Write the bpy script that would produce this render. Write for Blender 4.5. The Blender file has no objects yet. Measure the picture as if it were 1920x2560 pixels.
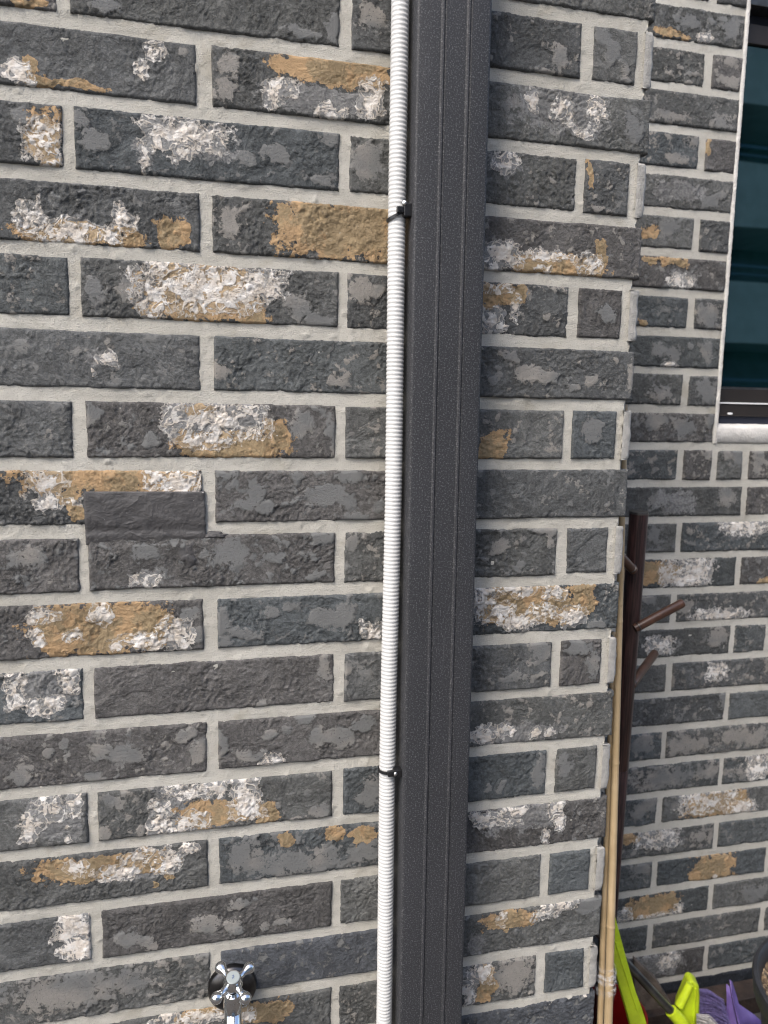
import bpy, math, random
import numpy as np
from mathutils import Vector, Matrix

scene = bpy.context.scene
col = scene.collection
random.seed(11)

# ------------------------------------------------------------------ camera
ZO = 1.17                                   # height of the reference course (row 7 top) above the ground
F_PX, YAW, PITCH, ROLL = 1906.4, -0.236812, -0.135679, 0.018843      # in 1920x2560 photo pixels
CAM = np.array([0.248386, -0.825758, 0.068770 + ZO])
D2 = 0.4474                                 # far wall plane (y)
def _basis():
    ca, sa = math.cos(YAW), math.sin(YAW)
    f = np.array([-sa * math.cos(PITCH), ca * math.cos(PITCH), math.sin(PITCH)])
    r = np.array([ca, sa, 0.0]); u = np.cross(r, f)
    c, s = math.cos(ROLL), math.sin(ROLL)
    return c * r + s * u, -s * r + c * u, f
CR, CU, CF = _basis()
cam_d = bpy.data.cameras.new('camera'); cam = bpy.data.objects.new('camera', cam_d); col.objects.link(cam)
cam.matrix_world = Matrix(((CR[0], CU[0], -CF[0], CAM[0]), (CR[1], CU[1], -CF[1], CAM[1]), (CR[2], CU[2], -CF[2], CAM[2]), (0, 0, 0, 1)))
cam_d.sensor_fit = 'VERTICAL'; cam_d.sensor_height = 36.0; cam_d.lens = 36.0 * F_PX / 2560.0
cam_d.clip_start = 0.02; cam_d.clip_end = 400
cam_d.dof.use_dof = True; cam_d.dof.focus_distance = 0.88; cam_d.dof.aperture_fstop = 7.0
scene.camera = cam

# ------------------------------------------------------------------ light
SUN_EL, SUN_AZ = math.radians(52), math.radians(227)     # azimuth clockwise from +Y: behind the camera, from the left
w = bpy.data.worlds.new('World'); scene.world = w; w.use_nodes = True
nt = w.node_tree; bg = nt.nodes['Background']
sky = nt.nodes.new('ShaderNodeTexSky'); sky.sky_type = 'NISHITA'; sky.sun_disc = False
sky.sun_elevation = SUN_EL; sky.sun_rotation = SUN_AZ; sky.dust_density = 3.0; sky.air_density = 1.0; sky.ozone_density = 0.8
nt.links.new(sky.outputs[0], bg.inputs[0]); bg.inputs[1].default_value = 0.15
sl = bpy.data.lights.new('sun', 'SUN'); sl.energy = 1.05; sl.angle = math.radians(22); sl.color = (1.0, 0.95, 0.86)
so = bpy.data.objects.new('sun', sl); col.objects.link(so)
sd = Vector((math.sin(SUN_AZ) * math.cos(SUN_EL), math.cos(SUN_AZ) * math.cos(SUN_EL), math.sin(SUN_EL)))
so.rotation_euler = sd.to_track_quat('Z', 'Y').to_euler(); so.location = (0, -3, 5)
scene.cycles.pixel_filter_type = 'BLACKMAN_HARRIS'; scene.cycles.filter_width = 1.15
scene.view_settings.view_transform = 'Standard'; scene.view_settings.look = 'None'
scene.view_settings.exposure = 1.27; scene.view_settings.gamma = 1.0

# ------------------------------------------------------------------ pixel -> place
S = 960 / 1659.0
OFF = {1: (0, 0), 2: (0, 600), 3: (0, 1140), 4: (0, 1700), 5: (960, 0), 6: (960, 600), 7: (960, 1140), 8: (960, 1800)}
def ray(px, py):
    return CF + (px - 960) / F_PX * CR - (py - 1280) / F_PX * CU
def at(px, py, Y):
    d = ray(px, py); return CAM + d * ((Y - CAM[1]) / d[1])
def atX(px, py, X):
    d = ray(px, py); return CAM + d * ((X - CAM[0]) / d[0])
def atZ(px, py, Z):
    d = ray(px, py); return CAM + d * ((Z - CAM[2]) / d[2])
def c2(k, x, y): return OFF[k][0] + x * S, OFF[k][1] + y * S
def cat(k, x, y, Y): return at(*c2(k, x, y), Y)

# ------------------------------------------------------------------ numpy noise
def _hash(ix, iy, seed):
    h = (ix.astype(np.int64) * 374761393 + iy.astype(np.int64) * 668265263 + int(seed) * 1442695041) & 0xFFFFFFFF
    h = ((h ^ (h >> 13)) * 1274126177) & 0xFFFFFFFF
    h = h ^ (h >> 16)
    return h
def gnoise(x, y, seed=0):
    ix = np.floor(x); iy = np.floor(y); fx = x - ix; fy = y - iy
    ux = fx * fx * fx * (fx * (fx * 6 - 15) + 10); uy = fy * fy * fy * (fy * (fy * 6 - 15) + 10)
    def g(ox, oy):
        a = _hash(ix + ox, iy + oy, seed) * (2 * math.pi / 4294967296.0)
        return np.cos(a) * (fx - ox) + np.sin(a) * (fy - oy)
    a = g(0, 0); b = g(1, 0); c = g(0, 1); d = g(1, 1)
    return ((a + (b - a) * ux) * (1 - uy) + (c + (d - c) * ux) * uy) * 1.5      # about -1..1
def fbm(x, y, seed=0, octv=4, gain=0.5):
    s = 0; a = 1; t = 0
    for i in range(octv):
        s = s + a * gnoise(x, y, seed + 17 * i); t += a
        x = x * 2.03 + 3.7; y = y * 2.03 + 1.3; a *= gain
    return s / t * 1.25
def sstep(a, b, x):
    t = np.clip((x - a) / (b - a), 0, 1); return t * t * (3 - 2 * t)

# ------------------------------------------------------------------ object helpers
def obj(name, verts, faces, mat=None, parent=None, smooth=True, loc=None):
    me = bpy.data.meshes.new(name)
    me.from_pydata([tuple(v) for v in verts], [], [tuple(f) for f in faces]); me.update()
    return link(name, me, mat, parent, smooth, loc)
def link(name, me, mat=None, parent=None, smooth=True, loc=None):
    o = bpy.data.objects.new(name, me); col.objects.link(o)
    if mat: me.materials.append(mat)
    if smooth: me.polygons.foreach_set('use_smooth', [True] * len(me.polygons))
    if parent is not None: o.parent = parent
    if loc is not None: o.location = loc
    return o
def grid_mesh(name, P):
    """P: (ny, nx, 3) array -> mesh"""
    ny, nx = P.shape[:2]
    me = bpy.data.meshes.new(name)
    me.vertices.add(ny * nx); me.vertices.foreach_set('co', P.reshape(-1).astype(np.float32))
    idx = np.arange(ny * nx).reshape(ny, nx)
    q = np.stack([idx[:-1, :-1], idx[:-1, 1:], idx[1:, 1:], idx[1:, :-1]], -1).reshape(-1)
    n = (ny - 1) * (nx - 1)
    me.loops.add(4 * n); me.polygons.add(n)
    me.loops.foreach_set('vertex_index', q.astype(np.int32))
    me.polygons.foreach_set('loop_start', np.arange(0, 4 * n, 4, dtype=np.int32))
    me.polygons.foreach_set('loop_total', np.full(n, 4, dtype=np.int32))
    me.update(calc_edges=True); return me
def tag(o, label=None, category=None, group=None, kind=None):
    if label: o['label'] = label
    if category: o['category'] = category
    if group: o['group'] = group
    if kind: o['kind'] = kind
    return o
def thing(name, loc, label, category, group=None):
    o = bpy.data.objects.new(name, None); col.objects.link(o); o.location = loc; o.empty_display_size = 0.05
    return tag(o, label, category, group)
class MB:
    """collects shapes; coordinates are world, build() makes them local to the parent thing"""
    def __init__(s): s.v = []; s.f = []
    def add(s, V, Fc):
        b = len(s.v); s.v += [tuple(v) for v in V]; s.f += [tuple(i + b for i in f) for f in Fc]; return s
    def box(s, x0, x1, y0, y1, z0, z1, bev=0.0):
        if bev <= 0:
            V = [(x, y, z) for z in (z0, z1) for y in (y0, y1) for x in (x0, x1)]
            return s.add(V, [(0, 2, 3, 1), (4, 5, 7, 6), (0, 1, 5, 4), (2, 6, 7, 3), (0, 4, 6, 2), (1, 3, 7, 5)])
        V = []; b = bev
        for (sx, x) in ((1, x0), (-1, x1)):
            for (sy, y) in ((1, y0), (-1, y1)):
                for (sz, z) in ((1, z0), (-1, z1)):
                    V += [(x, y + sy * b, z + sz * b), (x + sx * b, y, z + sz * b), (x + sx * b, y + sy * b, z)]
        import bmesh
        bm = bmesh.new(); [bm.verts.new(v) for v in V]; bmesh.ops.convex_hull(bm, input=bm.verts)
        bm.verts.index_update(); vv = [tuple(v.co) for v in bm.verts]; ff = [[v.index for v in f.verts] for f in bm.faces]; bm.free()
        return s.add(vv, ff)
    def tube(s, pts, rad, n=16, caps=True):
        pts = [Vector(p) for p in pts]; m = len(pts)
        if not hasattr(rad, '__len__'): rad = [rad] * m
        t = (pts[1] - pts[0]).normalized(); a = Vector((1, 0, 0)) if abs(t.x) < .8 else Vector((0, 1, 0))
        u = t.cross(a).normalized(); V = []
        for i, p in enumerate(pts):
            tt = (pts[min(i + 1, m - 1)] - pts[max(i - 1, 0)])
            if tt.length > 1e-9: t = tt.normalized()
            u = (u - t * u.dot(t)).normalized(); v = t.cross(u)
            V += [p + (u * math.cos(2 * math.pi * k / n) + v * math.sin(2 * math.pi * k / n)) * rad[i] for k in range(n)]
        Fc = [(i * n + k, i * n + (k + 1) % n, (i + 1) * n + (k + 1) % n, (i + 1) * n + k) for i in range(m - 1) for k in range(n)]
        if caps: Fc += [tuple(range(n - 1, -1, -1)), tuple((m - 1) * n + k for k in range(n))]
        return s.add(V, Fc)
    def lathe(s, prof, o, ax, n=32, caps=True):
        o = Vector(o); ax = Vector(ax).normalized(); a = Vector((1, 0, 0)) if abs(ax.x) < .8 else Vector((0, 1, 0))
        u = ax.cross(a).normalized(); v = ax.cross(u); V = []
        for r, h in prof:
            V += [o + ax * h + (u * math.cos(2 * math.pi * k / n) + v * math.sin(2 * math.pi * k / n)) * max(r, 1e-5) for k in range(n)]
        m = len(prof)
        Fc = [(i * n + k, i * n + (k + 1) % n, (i + 1) * n + (k + 1) % n, (i + 1) * n + k) for i in range(m - 1) for k in range(n)]
        if caps: Fc += [tuple(range(n - 1, -1, -1)), tuple((m - 1) * n + k for k in range(n))]
        return s.add(V, Fc)
    def ball(s, c, r, n=16, sc=(1, 1, 1)):
        c = Vector(c); V = []; m = n // 2
        for i in range(m + 1):
            th = math.pi * i / m
            for k in range(n):
                V.append((c.x + sc[0] * r * math.sin(th) * math.cos(2 * math.pi * k / n), c.y + sc[1] * r * math.sin(th) * math.sin(2 * math.pi * k / n), c.z + sc[2] * r * math.cos(th)))
        Fc = [(i * n + k, (i + 1) * n + k, (i + 1) * n + (k + 1) % n, i * n + (k + 1) % n) for i in range(m) for k in range(n)]
        return s.add(V, Fc)
    def prism(s, poly, d, ):
        """poly: list of 3-D points (one face), d: extrusion vector"""
        n = len(poly); A = [Vector(p) for p in poly]; B = [p + Vector(d) for p in A]
        return s.add(A + B, [tuple(range(n)), tuple(range(2 * n - 1, n - 1, -1))] + [(i, i + n, (i + 1) % n + n, (i + 1) % n) for i in range(n)])
    def build(s, name, mat, parent=None, smooth=True, bevel=0.0, auto=35):
        o0 = Vector((0, 0, 0))
        p = parent
        while p is not None: o0 = o0 + p.location; p = p.parent
        o = obj(name, [Vector(v) - o0 for v in s.v], s.f, mat, parent, smooth)
        import bmesh
        bm = bmesh.new(); bm.from_mesh(o.data); bmesh.ops.recalc_face_normals(bm, faces=bm.faces)
        if smooth:
            for e in bm.edges:
                if len(e.link_faces) == 2 and e.calc_face_angle(0) > math.radians(auto): e.smooth = False
        bm.to_mesh(o.data); bm.free()
        if bevel > 0:
            md = o.modifiers.new('bevel', 'BEVEL'); md.width = bevel; md.segments = 2; md.limit_method = 'ANGLE'
        return o

# ------------------------------------------------------------------ materials
class NT:
    def __init__(s, name):
        s.m = bpy.data.materials.new(name); s.m.use_nodes = True; s.t = s.m.node_tree; s.b = s.t.nodes['Principled BSDF']
    def n(s, t, **k):
        nd = s.t.nodes.new(t)
        for a, v in k.items(): setattr(nd, a, v)
        return nd
    def lk(s, a, b): s.t.links.new(a, b)
    def put(s, inp, v):
        if hasattr(v, 'is_output'): s.lk(v, inp)
        else: inp.default_value = v
    def math(s, op, a, b=0.0, c=0.0, clamp=False):
        nd = s.n('ShaderNodeMath', operation=op, use_clamp=clamp); s.put(nd.inputs[0], a); s.put(nd.inputs[1], b); s.put(nd.inputs[2], c); return nd.outputs[0]
    def ss(s, v, a, b):
        nd = s.n('ShaderNodeMapRange', interpolation_type='SMOOTHSTEP'); s.put(nd.inputs[0], v)
        nd.inputs[1].default_value = a; nd.inputs[2].default_value = b; return nd.outputs[0]
    def lin(s, v, a, b, c, d):
        nd = s.n('ShaderNodeMapRange'); s.put(nd.inputs[0], v)
        for i, x in enumerate((a, b, c, d)): nd.inputs[1 + i].default_value = x
        return nd.outputs[0]
    def mix(s, f, a, b, bt='MIX'):
        nd = s.n('ShaderNodeMix', data_type='RGBA', blend_type=bt); s.put(nd.inputs[0], f)
        s.put(nd.inputs[6], a if hasattr(a, 'is_output') else (*a, 1)); s.put(nd.inputs[7], b if hasattr(b, 'is_output') else (*b, 1)); return nd.outputs[2]
    def pos(s): return s.n('ShaderNodeNewGeometry').outputs['Position']
    def objc(s): return s.n('ShaderNodeTexCoord').outputs['Object']
    def scale(s, v, sc):
        nd = s.n('ShaderNodeVectorMath', operation='MULTIPLY'); s.put(nd.inputs[0], v); nd.inputs[1].default_value = sc; return nd.outputs[0]
    def noise(s, v, sc, det=4, rough=.6, dist=0.0, typ='FBM'):
        nd = s.n('ShaderNodeTexNoise'); nd.noise_type = typ; s.lk(v, nd.inputs['Vector']); nd.inputs['Scale'].default_value = sc
        nd.inputs['Detail'].default_value = det; nd.inputs['Roughness'].default_value = rough; nd.inputs['Distortion'].default_value = dist
        return nd.outputs[0]
    def vor(s, v, sc, feat='F1', out=0, rnd=1.0):
        nd = s.n('ShaderNodeTexVoronoi'); nd.feature = feat; s.lk(v, nd.inputs['Vector']); nd.inputs['Scale'].default_value = sc
        nd.inputs['Randomness'].default_value = rnd; return nd.outputs[out]
    def bump(s, h, dist, strength=1.0):
        nd = s.n('ShaderNodeBump'); s.lk(h, nd.inputs['Height']); nd.inputs['Distance'].default_value = dist; s.put(nd.inputs['Strength'], strength)
        s.lk(nd.outputs[0], s.b.inputs['Normal']); return nd
    def base(s, v): s.put(s.b.inputs['Base Color'], v if hasattr(v, 'is_output') else (*v, 1))
    def set(s, **k):
        for a, v in k.items(): s.put(s.b.inputs[a], v)
        return s

def m_brick():
    t = NT('brick'); p = t.pos()
    at_ = t.n('ShaderNodeAttribute', attribute_name='fields'); sep = t.n('ShaderNodeSeparateColor'); t.lk(at_.outputs['Color'], sep.inputs[0])
    O, W, P = sep.outputs[0], sep.outputs[1], sep.outputs[2]; K = at_.outputs['Alpha']
    oi = t.n('ShaderNodeObjectInfo'); tint = oi.outputs['Color']
    n0 = t.noise(p, 22, 3, .5); n1 = t.noise(p, 75, 6, .68); n2 = t.noise(p, 260, 6, .7); n3 = t.noise(p, 900, 3, .7)
    nd = t.noise(p, 120, 5, .7, 1.2); rg = t.noise(p, 150, 4, .6, .8, 'RIDGED_MULTIFRACTAL')
    wv = t.n('ShaderNodeTexNoise'); t.lk(p, wv.inputs['Vector']); wv.inputs['Scale'].default_value = 210; wv.inputs['Detail'].default_value = 3
    wo = t.n('ShaderNodeVectorMath', operation='MULTIPLY_ADD'); t.lk(wv.outputs['Color'], wo.inputs[0]); wo.inputs[1].default_value = (.007, .007, .007); t.lk(p, wo.inputs[2]); pw = wo.outputs[0]
    def cell(sc):
        sp_ = t.n('ShaderNodeSeparateColor'); t.lk(t.vor(pw, sc, out=1), sp_.inputs[0]); return sp_.outputs[0]
    f1, f2 = cell(150), cell(390)
    c = lambda n, a: t.math('MULTIPLY', t.math('SUBTRACT', n, .5), a)
    add = lambda *a: a[0] if len(a) == 1 else t.math('ADD', a[0], add(*a[1:]))
    # dark cast body
    bright = t.lin(add(c(n1, 1.0), c(n2, 1.0), c(f1, .22), c(f2, .25)), -.4, .45, .58, 1.7)
    crk = t.math('SUBTRACT', 1, t.ss(t.math('ABSOLUTE', t.math('SUBTRACT', t.noise(p, 330, 4, .6, .6), .5)), .008, .03)); bright = t.math('ADD', bright, t.math('MULTIPLY', crk, .45))
    mul = t.n('ShaderNodeVectorMath', operation='SCALE'); t.lk(tint, mul.inputs[0]); t.lk(bright, mul.inputs['Scale']); colr = mul.outputs[0]
    speck = t.ss(add(nd, c(n3, .5)), .64, .70); colr = t.mix(t.math('MULTIPLY', speck, .5), colr, (.20, .20, .195))
    # smooth paler skin
    pl = t.ss(add(P, c(n2, 1.0), c(n1, 1.5)), .48, .58)
    pits = t.ss(t.noise(p, 420, 2, .5), .64, .70)
    pc = t.mix(t.ss(add(n0, c(oi.outputs['Random'], .45)), .40, .66), (.180, .184, .182), (.290, .273, .248))
    pc = t.mix(t.math('MULTIPLY', t.ss(n2, .3, .75), .35), pc, (.14, .138, .134))
    colr = t.mix(t.math('MULTIPLY', pl, t.math('SUBTRACT', 1, pits)), colr, pc)
    # grey wash
    kw = t.ss(add(K, c(n2, .9), c(n1, 1.6)), .47, .58)
    colr = t.mix(t.math('MULTIPLY', kw, .85), colr, t.mix(t.ss(n2, .35, .65), (.17, .172, .175), (.30, .298, .29)))
    # ochre
    of = add(O, c(n1, 1.3), c(n2, .45)); om = t.ss(of, .5, .53)
    edge = t.math('SUBTRACT', 1, t.ss(of, .53, .66))
    og = t.math('MAXIMUM', t.math('MULTIPLY', t.ss(add(n0, c(n1, .9), c(n2, .25)), .50, .62), .85), t.math('MULTIPLY', edge, .8))
    oc = t.mix(og, t.mix(t.ss(n2, .35, .65), (.30, .225, .130), (.38, .290, .175)), (.52, .345, .190))
    oc = t.mix(t.math('MULTIPLY', speck, .6), oc, (.33, .30, .26))
    oc = t.mix(t.math('MULTIPLY', t.ss(add(c(n2, 1.0), c(n1, .6)), .20, .34), .6), oc, (.12, .09, .06))
    colr = t.mix(om, colr, oc)
    # white crust: a pale film, a bright shoreline round it and a network of raised veins
    wf = add(W, c(n1, 1.15), c(n2, .42)); nv = t.noise(p, 58, 2, .5, 1.0); nb = t.noise(p, 88, 4, .6, .4)
    vein = lambda n, wd: t.math('SUBTRACT', 1, t.ss(t.math('ABSOLUTE', t.math('SUBTRACT', n, .5)), wd * .35, wd))
    inside = t.ss(wf, .43, .49)
    colr = t.mix(t.math('MULTIPLY', inside, .74), colr, t.mix(om, (.33, .33, .325), (.50, .385, .255)))
    shore = t.math('SUBTRACT', 1, t.ss(t.math('ABSOLUTE', t.math('SUBTRACT', wf, .49)), .02, .055))
    solid = t.ss(add(wf, c(nb, 1.6)), .70, .77)
    wm = t.math('MAXIMUM', t.math('MAXIMUM', solid, t.math('MULTIPLY', shore, .6)), t.math('MULTIPLY', inside, vein(nv, .052)))
    wc = t.mix(t.ss(n1, .42, .62), (.72, .65, .57), (.82, .79, .75))
    colr = t.mix(wm, colr, wc)
    t.base(colr)
    t.set(Roughness=t.lin(pl, 0, 1, .86, .68), **{'Specular IOR Level': .32})
    rmask = t.lin(t.ss(t.noise(p, 21, 4, .6, .4), .40, .60), 0, 1, .38, 1.1)
    soft = t.math('MULTIPLY', t.math('SUBTRACT', 1, t.math('MULTIPLY', pl, .8)), rmask)
    h = add(t.math('MULTIPLY', t.math('MULTIPLY', n2, .7), soft), t.math('MULTIPLY', t.math('MULTIPLY', nd, .55), soft), t.math('MULTIPLY', t.math('MULTIPLY', f1, .20), soft), t.math('MULTIPLY', t.math('MULTIPLY', f2, .11), soft), t.math('MULTIPLY', n3, .28), t.math('MULTIPLY', wm, .24), t.math('MULTIPLY', om, .2), t.math('MULTIPLY', pl, .25))
    t.bump(h, .0060, 1.0)
    return t.m
def m_mortar():
    t = NT('mortar'); p = t.pos()
    n0 = t.noise(p, 7, 4, .6); n1 = t.noise(p, 60, 6, .65); n2 = t.noise(p, 700, 3, .75); n3 = t.noise(t.scale(p, (.12, 1, 1)), 300, 3, .6)
    cl = t.mix(t.ss(n0, .3, .7), (.515, .495, .440), (.590, .570, .515))
    cl = t.mix(t.math('MULTIPLY', t.ss(n1, .52, .75), .45), cl, (.36, .345, .30))
    cl = t.mix(t.math('MULTIPLY', t.ss(t.noise(p, 16, 5, .65, .5), .56, .72), .5), cl, (.36, .325, .255))
    cl = t.mix(t.math('MULTIPLY', t.ss(n2, .55, .68), .6), cl, (.28, .265, .24))
    cl = t.mix(t.math('MULTIPLY', t.ss(t.math('SUBTRACT', 1, n2), .6, .72), .5), cl, (.62, .60, .57))
    t.base(cl); t.set(Roughness=.95, **{'Specular IOR Level': .15})
    t.bump(t.math('ADD', t.math('MULTIPLY', n2, .9), t.math('ADD', t.math('MULTIPLY', n1, .9), t.math('MULTIPLY', n3, .25))), .0022)
    return t.m
def m_simple(name, c, rough=.6, metal=0.0, spec=.5, nsc=0, namp=.0, bsc=0, bd=.0, coat=0.0, var=None):
    t = NT(name); p = t.pos()
    if nsc:
        n = t.noise(p, nsc, 5, .6); d = tuple(x * (1 - namp) for x in c); l = var or tuple(min(1, x * (1 + namp)) for x in c)
        t.base(t.mix(t.ss(n, .35, .65), d, l))
    else: t.base(c)
    t.set(Roughness=rough, Metallic=metal, **{'Specular IOR Level': spec, 'Coat Weight': coat})
    if bsc: t.bump(t.noise(p, bsc, 4, .65), bd)
    return t.m
def m_pipe():
    t = NT('textured_charcoal_paint'); p = t.objc()
    n = t.noise(p, 620, 3, .65); n1 = t.noise(t.scale(p, (1, 1, .05)), 260, 3, .6); n0 = t.noise(p, 5, 3, .5)
    c = t.mix(t.ss(n0, .3, .7), (.025, .0258, .029), (.031, .0318, .036))
    c = t.mix(t.math('MULTIPLY', t.ss(n, .52, .66), .8), c, (.135, .137, .142))
    c = t.mix(t.math('MULTIPLY', t.ss(n1, .6, .75), .25), c, (.09, .09, .095))
    t.base(c); t.set(Roughness=.55, **{'Specular IOR Level': .4}); t.bump(n, .0006, .7); return t.m
def m_wood():
    t = NT('dark_wood_veneer'); p = t.objc()
    g = t.noise(t.scale(p, (1, 1, .035)), 420, 5, .65, .3); n = t.noise(p, 9, 2, .5)
    c = t.mix(t.ss(g, .42, .62), (.018, .0095, .0092), (.080, .040, .036)); c = t.mix(t.math('MULTIPLY', n, .3), c, (.022, .012, .012))
    t.base(c); t.set(Roughness=.3, **{'Specular IOR Level': .5}); t.bump(g, .0004, .5); return t.m
def m_bamboo():
    t = NT('bamboo'); p = t.objc()
    g = t.noise(t.scale(p, (1, 1, .03)), 500, 4, .6); n = t.noise(p, 14, 4, .6)
    c = t.mix(t.ss(n, .3, .7), (.33, .245, .14), (.44, .335, .205)); c = t.mix(t.math('MULTIPLY', t.ss(g, .5, .7), .4), c, (.30, .20, .10))
    c = t.mix(t.math('MULTIPLY', t.ss(t.noise(p, 55, 4, .7), .6, .75), .5), c, (.22, .15, .085))
    t.base(c); t.set(Roughness=.42, **{'Specular IOR Level': .4}); return t.m
def m_glass():
    t = NT('window_glass'); t.base((.002, .010, .011)); t.set(Roughness=.012, IOR=2.1, **{'Specular IOR Level': .6, 'Specular Tint': (.62, .88, .86, 1)}); 
    t.bump(t.noise(t.pos(), 3.0, 2, .5), .00025); return t.m
def m_tape():
    t = NT('clear_plastic_tape'); t.base((.9, .9, .92)); t.set(Roughness=.12, Alpha=t.lin(t.noise(t.pos(), 160, 3, .6), .45, .75, .02, .30), **{'Specular IOR Level': .9, 'Coat Weight': .6}); t.bump(t.noise(t.pos(), 230, 3, .6), .002); return t.m
def m_patch():
    t = NT('grey_sealing_film'); p = t.pos()
    n1 = t.noise(p, 55, 5, .6, .6); n2 = t.noise(p, 330, 4, .65)
    c = t.mix(t.ss(n1, .35, .65), (.058, .056, .057), (.078, .075, .075))
    c = t.mix(t.ss(t.noise(p, 170, 4, .7), .715, .73), c, (.7, .69, .67))
    t.base(c); t.set(Roughness=.5, **{'Specular IOR Level': .4})
    rg = t.noise(t.scale(p, (.6, 1, 1.4)), 55, 3, .55, 1.2, 'RIDGED_MULTIFRACTAL')
    t.bump(t.math('ADD', t.math('MULTIPLY', n2, .25), t.math('ADD', n1, t.math('MULTIPLY', rg, .03))), .0028); return t.m
def m_soil():
    t = NT('bark_mulch'); p = t.pos(); n = t.vor(p, 120, out=1); v = t.vor(p, 120)
    t.base(t.mix(t.noise(p, 60, 3), t.mix(t.ss(t.noise(p, 90, 2, .5), .42, .6), (.05, .035, .024), (.42, .31, .19)), (.16, .11, .07))); t.set(Roughness=.9)
    t.bump(v, .01); return t.m
def m_ground():
    t = NT('dark_paving'); p = t.pos(); n = t.noise(p, 9, 6, .65); n2 = t.noise(p, 300, 3, .7)
    t.base(t.mix(t.ss(n, .3, .7), t.mix(n2, (.05, .043, .036), (.085, .073, .062)), (.10, .09, .08))); t.set(Roughness=.9); t.bump(t.math('ADD', n, n2), .003); return t.m
M = dict(brick=m_brick(), mortar=m_mortar(), pipe=m_pipe(), wood=m_wood(), bamboo=m_bamboo(), glass=m_glass(), tape=m_tape(), patch=m_patch(), soil=m_soil(), ground=m_ground(),
         peg=m_simple('brown_plastic', (.078, .036, .021), .35, nsc=40, namp=.25),
         conduit=m_simple('white_plastic', (.60, .60, .59), .42, nsc=18, namp=.03, bsc=700, bd=.0002),
         black=m_simple('black_nylon', (.012, .012, .013), .35, bsc=500, bd=.0003),
         zinc=m_simple('zinc_plated_steel', (.62, .62, .60), .28, 1.0, bsc=300, bd=.0004),
         chrome=m_simple('chrome', (.72, .73, .74), .05, 1.0, nsc=30, namp=.06, bsc=120, bd=.00012),
         chrome_dark=m_simple('dull_chrome', (.085, .082, .082), .33, 1.0, nsc=60, namp=.3),
         cap=m_simple('pale_plastic_cap', (.27, .30, .30), .4), blue=m_simple('blue_print', (.05, .09, .22), .5),
         lime=m_simple('lime_plastic', (.54, .68, .025), .33, nsc=30, namp=.12, bsc=200, bd=.0006),
         purple=m_simple('purple_plastic', (.20, .135, .40), .42, nsc=30, namp=.1),
         bristle=m_simple('purple_bristle', (.19, .15, .34), .6, nsc=150, namp=.4),
         bristle_pale=m_simple('pale_bristle', (.50, .48, .46), .6, nsc=150, namp=.3),
         cut_edge=m_simple('cut_brick_edge', (.40, .385, .355), .9, nsc=120, namp=.14, bsc=500, bd=.0015),
         red=m_simple('red_plastic', (.20, .006, .006), .4, nsc=20, namp=.15),
         tube=m_simple('dark_steel_tube', (.14, .135, .13), .3, .85, nsc=40, namp=.25),
         board=m_simple('dusty_board', (.105, .083, .066), .85, nsc=25, namp=.35, bsc=120, bd=.003),
         deck=m_simple('wet_brown_timber', (.035, .022, .016), .7, nsc=30, namp=.4, bsc=150, bd=.002),
         pot=m_simple('black_pot_plastic', (.020, .021, .025), .5, nsc=20, namp=.2, bsc=250, bd=.0006),
         frame=m_simple('dark_bronze_frame', (.034, .028, .025), .4, .3, nsc=12, namp=.1),
         navy=m_simple('dark_navy', (.012, .014, .026), .5), white=m_simple('white_strip', (.78, .78, .78), .35),
         sill=m_simple('white_stone', (.60, .58, .545), .8, nsc=40, namp=.08, bsc=260, bd=.0014),
         reveal=m_simple('white_caulk', (.66, .64, .60), .8, nsc=50, namp=.1, bsc=250, bd=.002),
         facade=m_simple('grey_render', (.60, .62, .60), .9, nsc=2, namp=.1), facade_upper=m_simple('navy_cladding', (.045, .085, .16), .5, nsc=3, namp=.2), facade_dark=m_simple('facade_glazing', (.03, .05, .06), .1),
         facade_blue=m_simple('blue_railing', (.06, .12, .22), .5), room=m_simple('dark_room', (.02, .022, .022), .9))

# ------------------------------------------------------------------ setting: ground
n = 41; gx = np.sign(np.linspace(-1, 1, n)) * np.abs(np.linspace(-1, 1, n)) ** 3 * 120
GP = np.zeros((n, n, 3)); GP[..., 0] = gx[None, :]; GP[..., 1] = gx[:, None]
tag(link('ground', grid_mesh('ground', GP), M['ground']), kind='structure')

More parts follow.
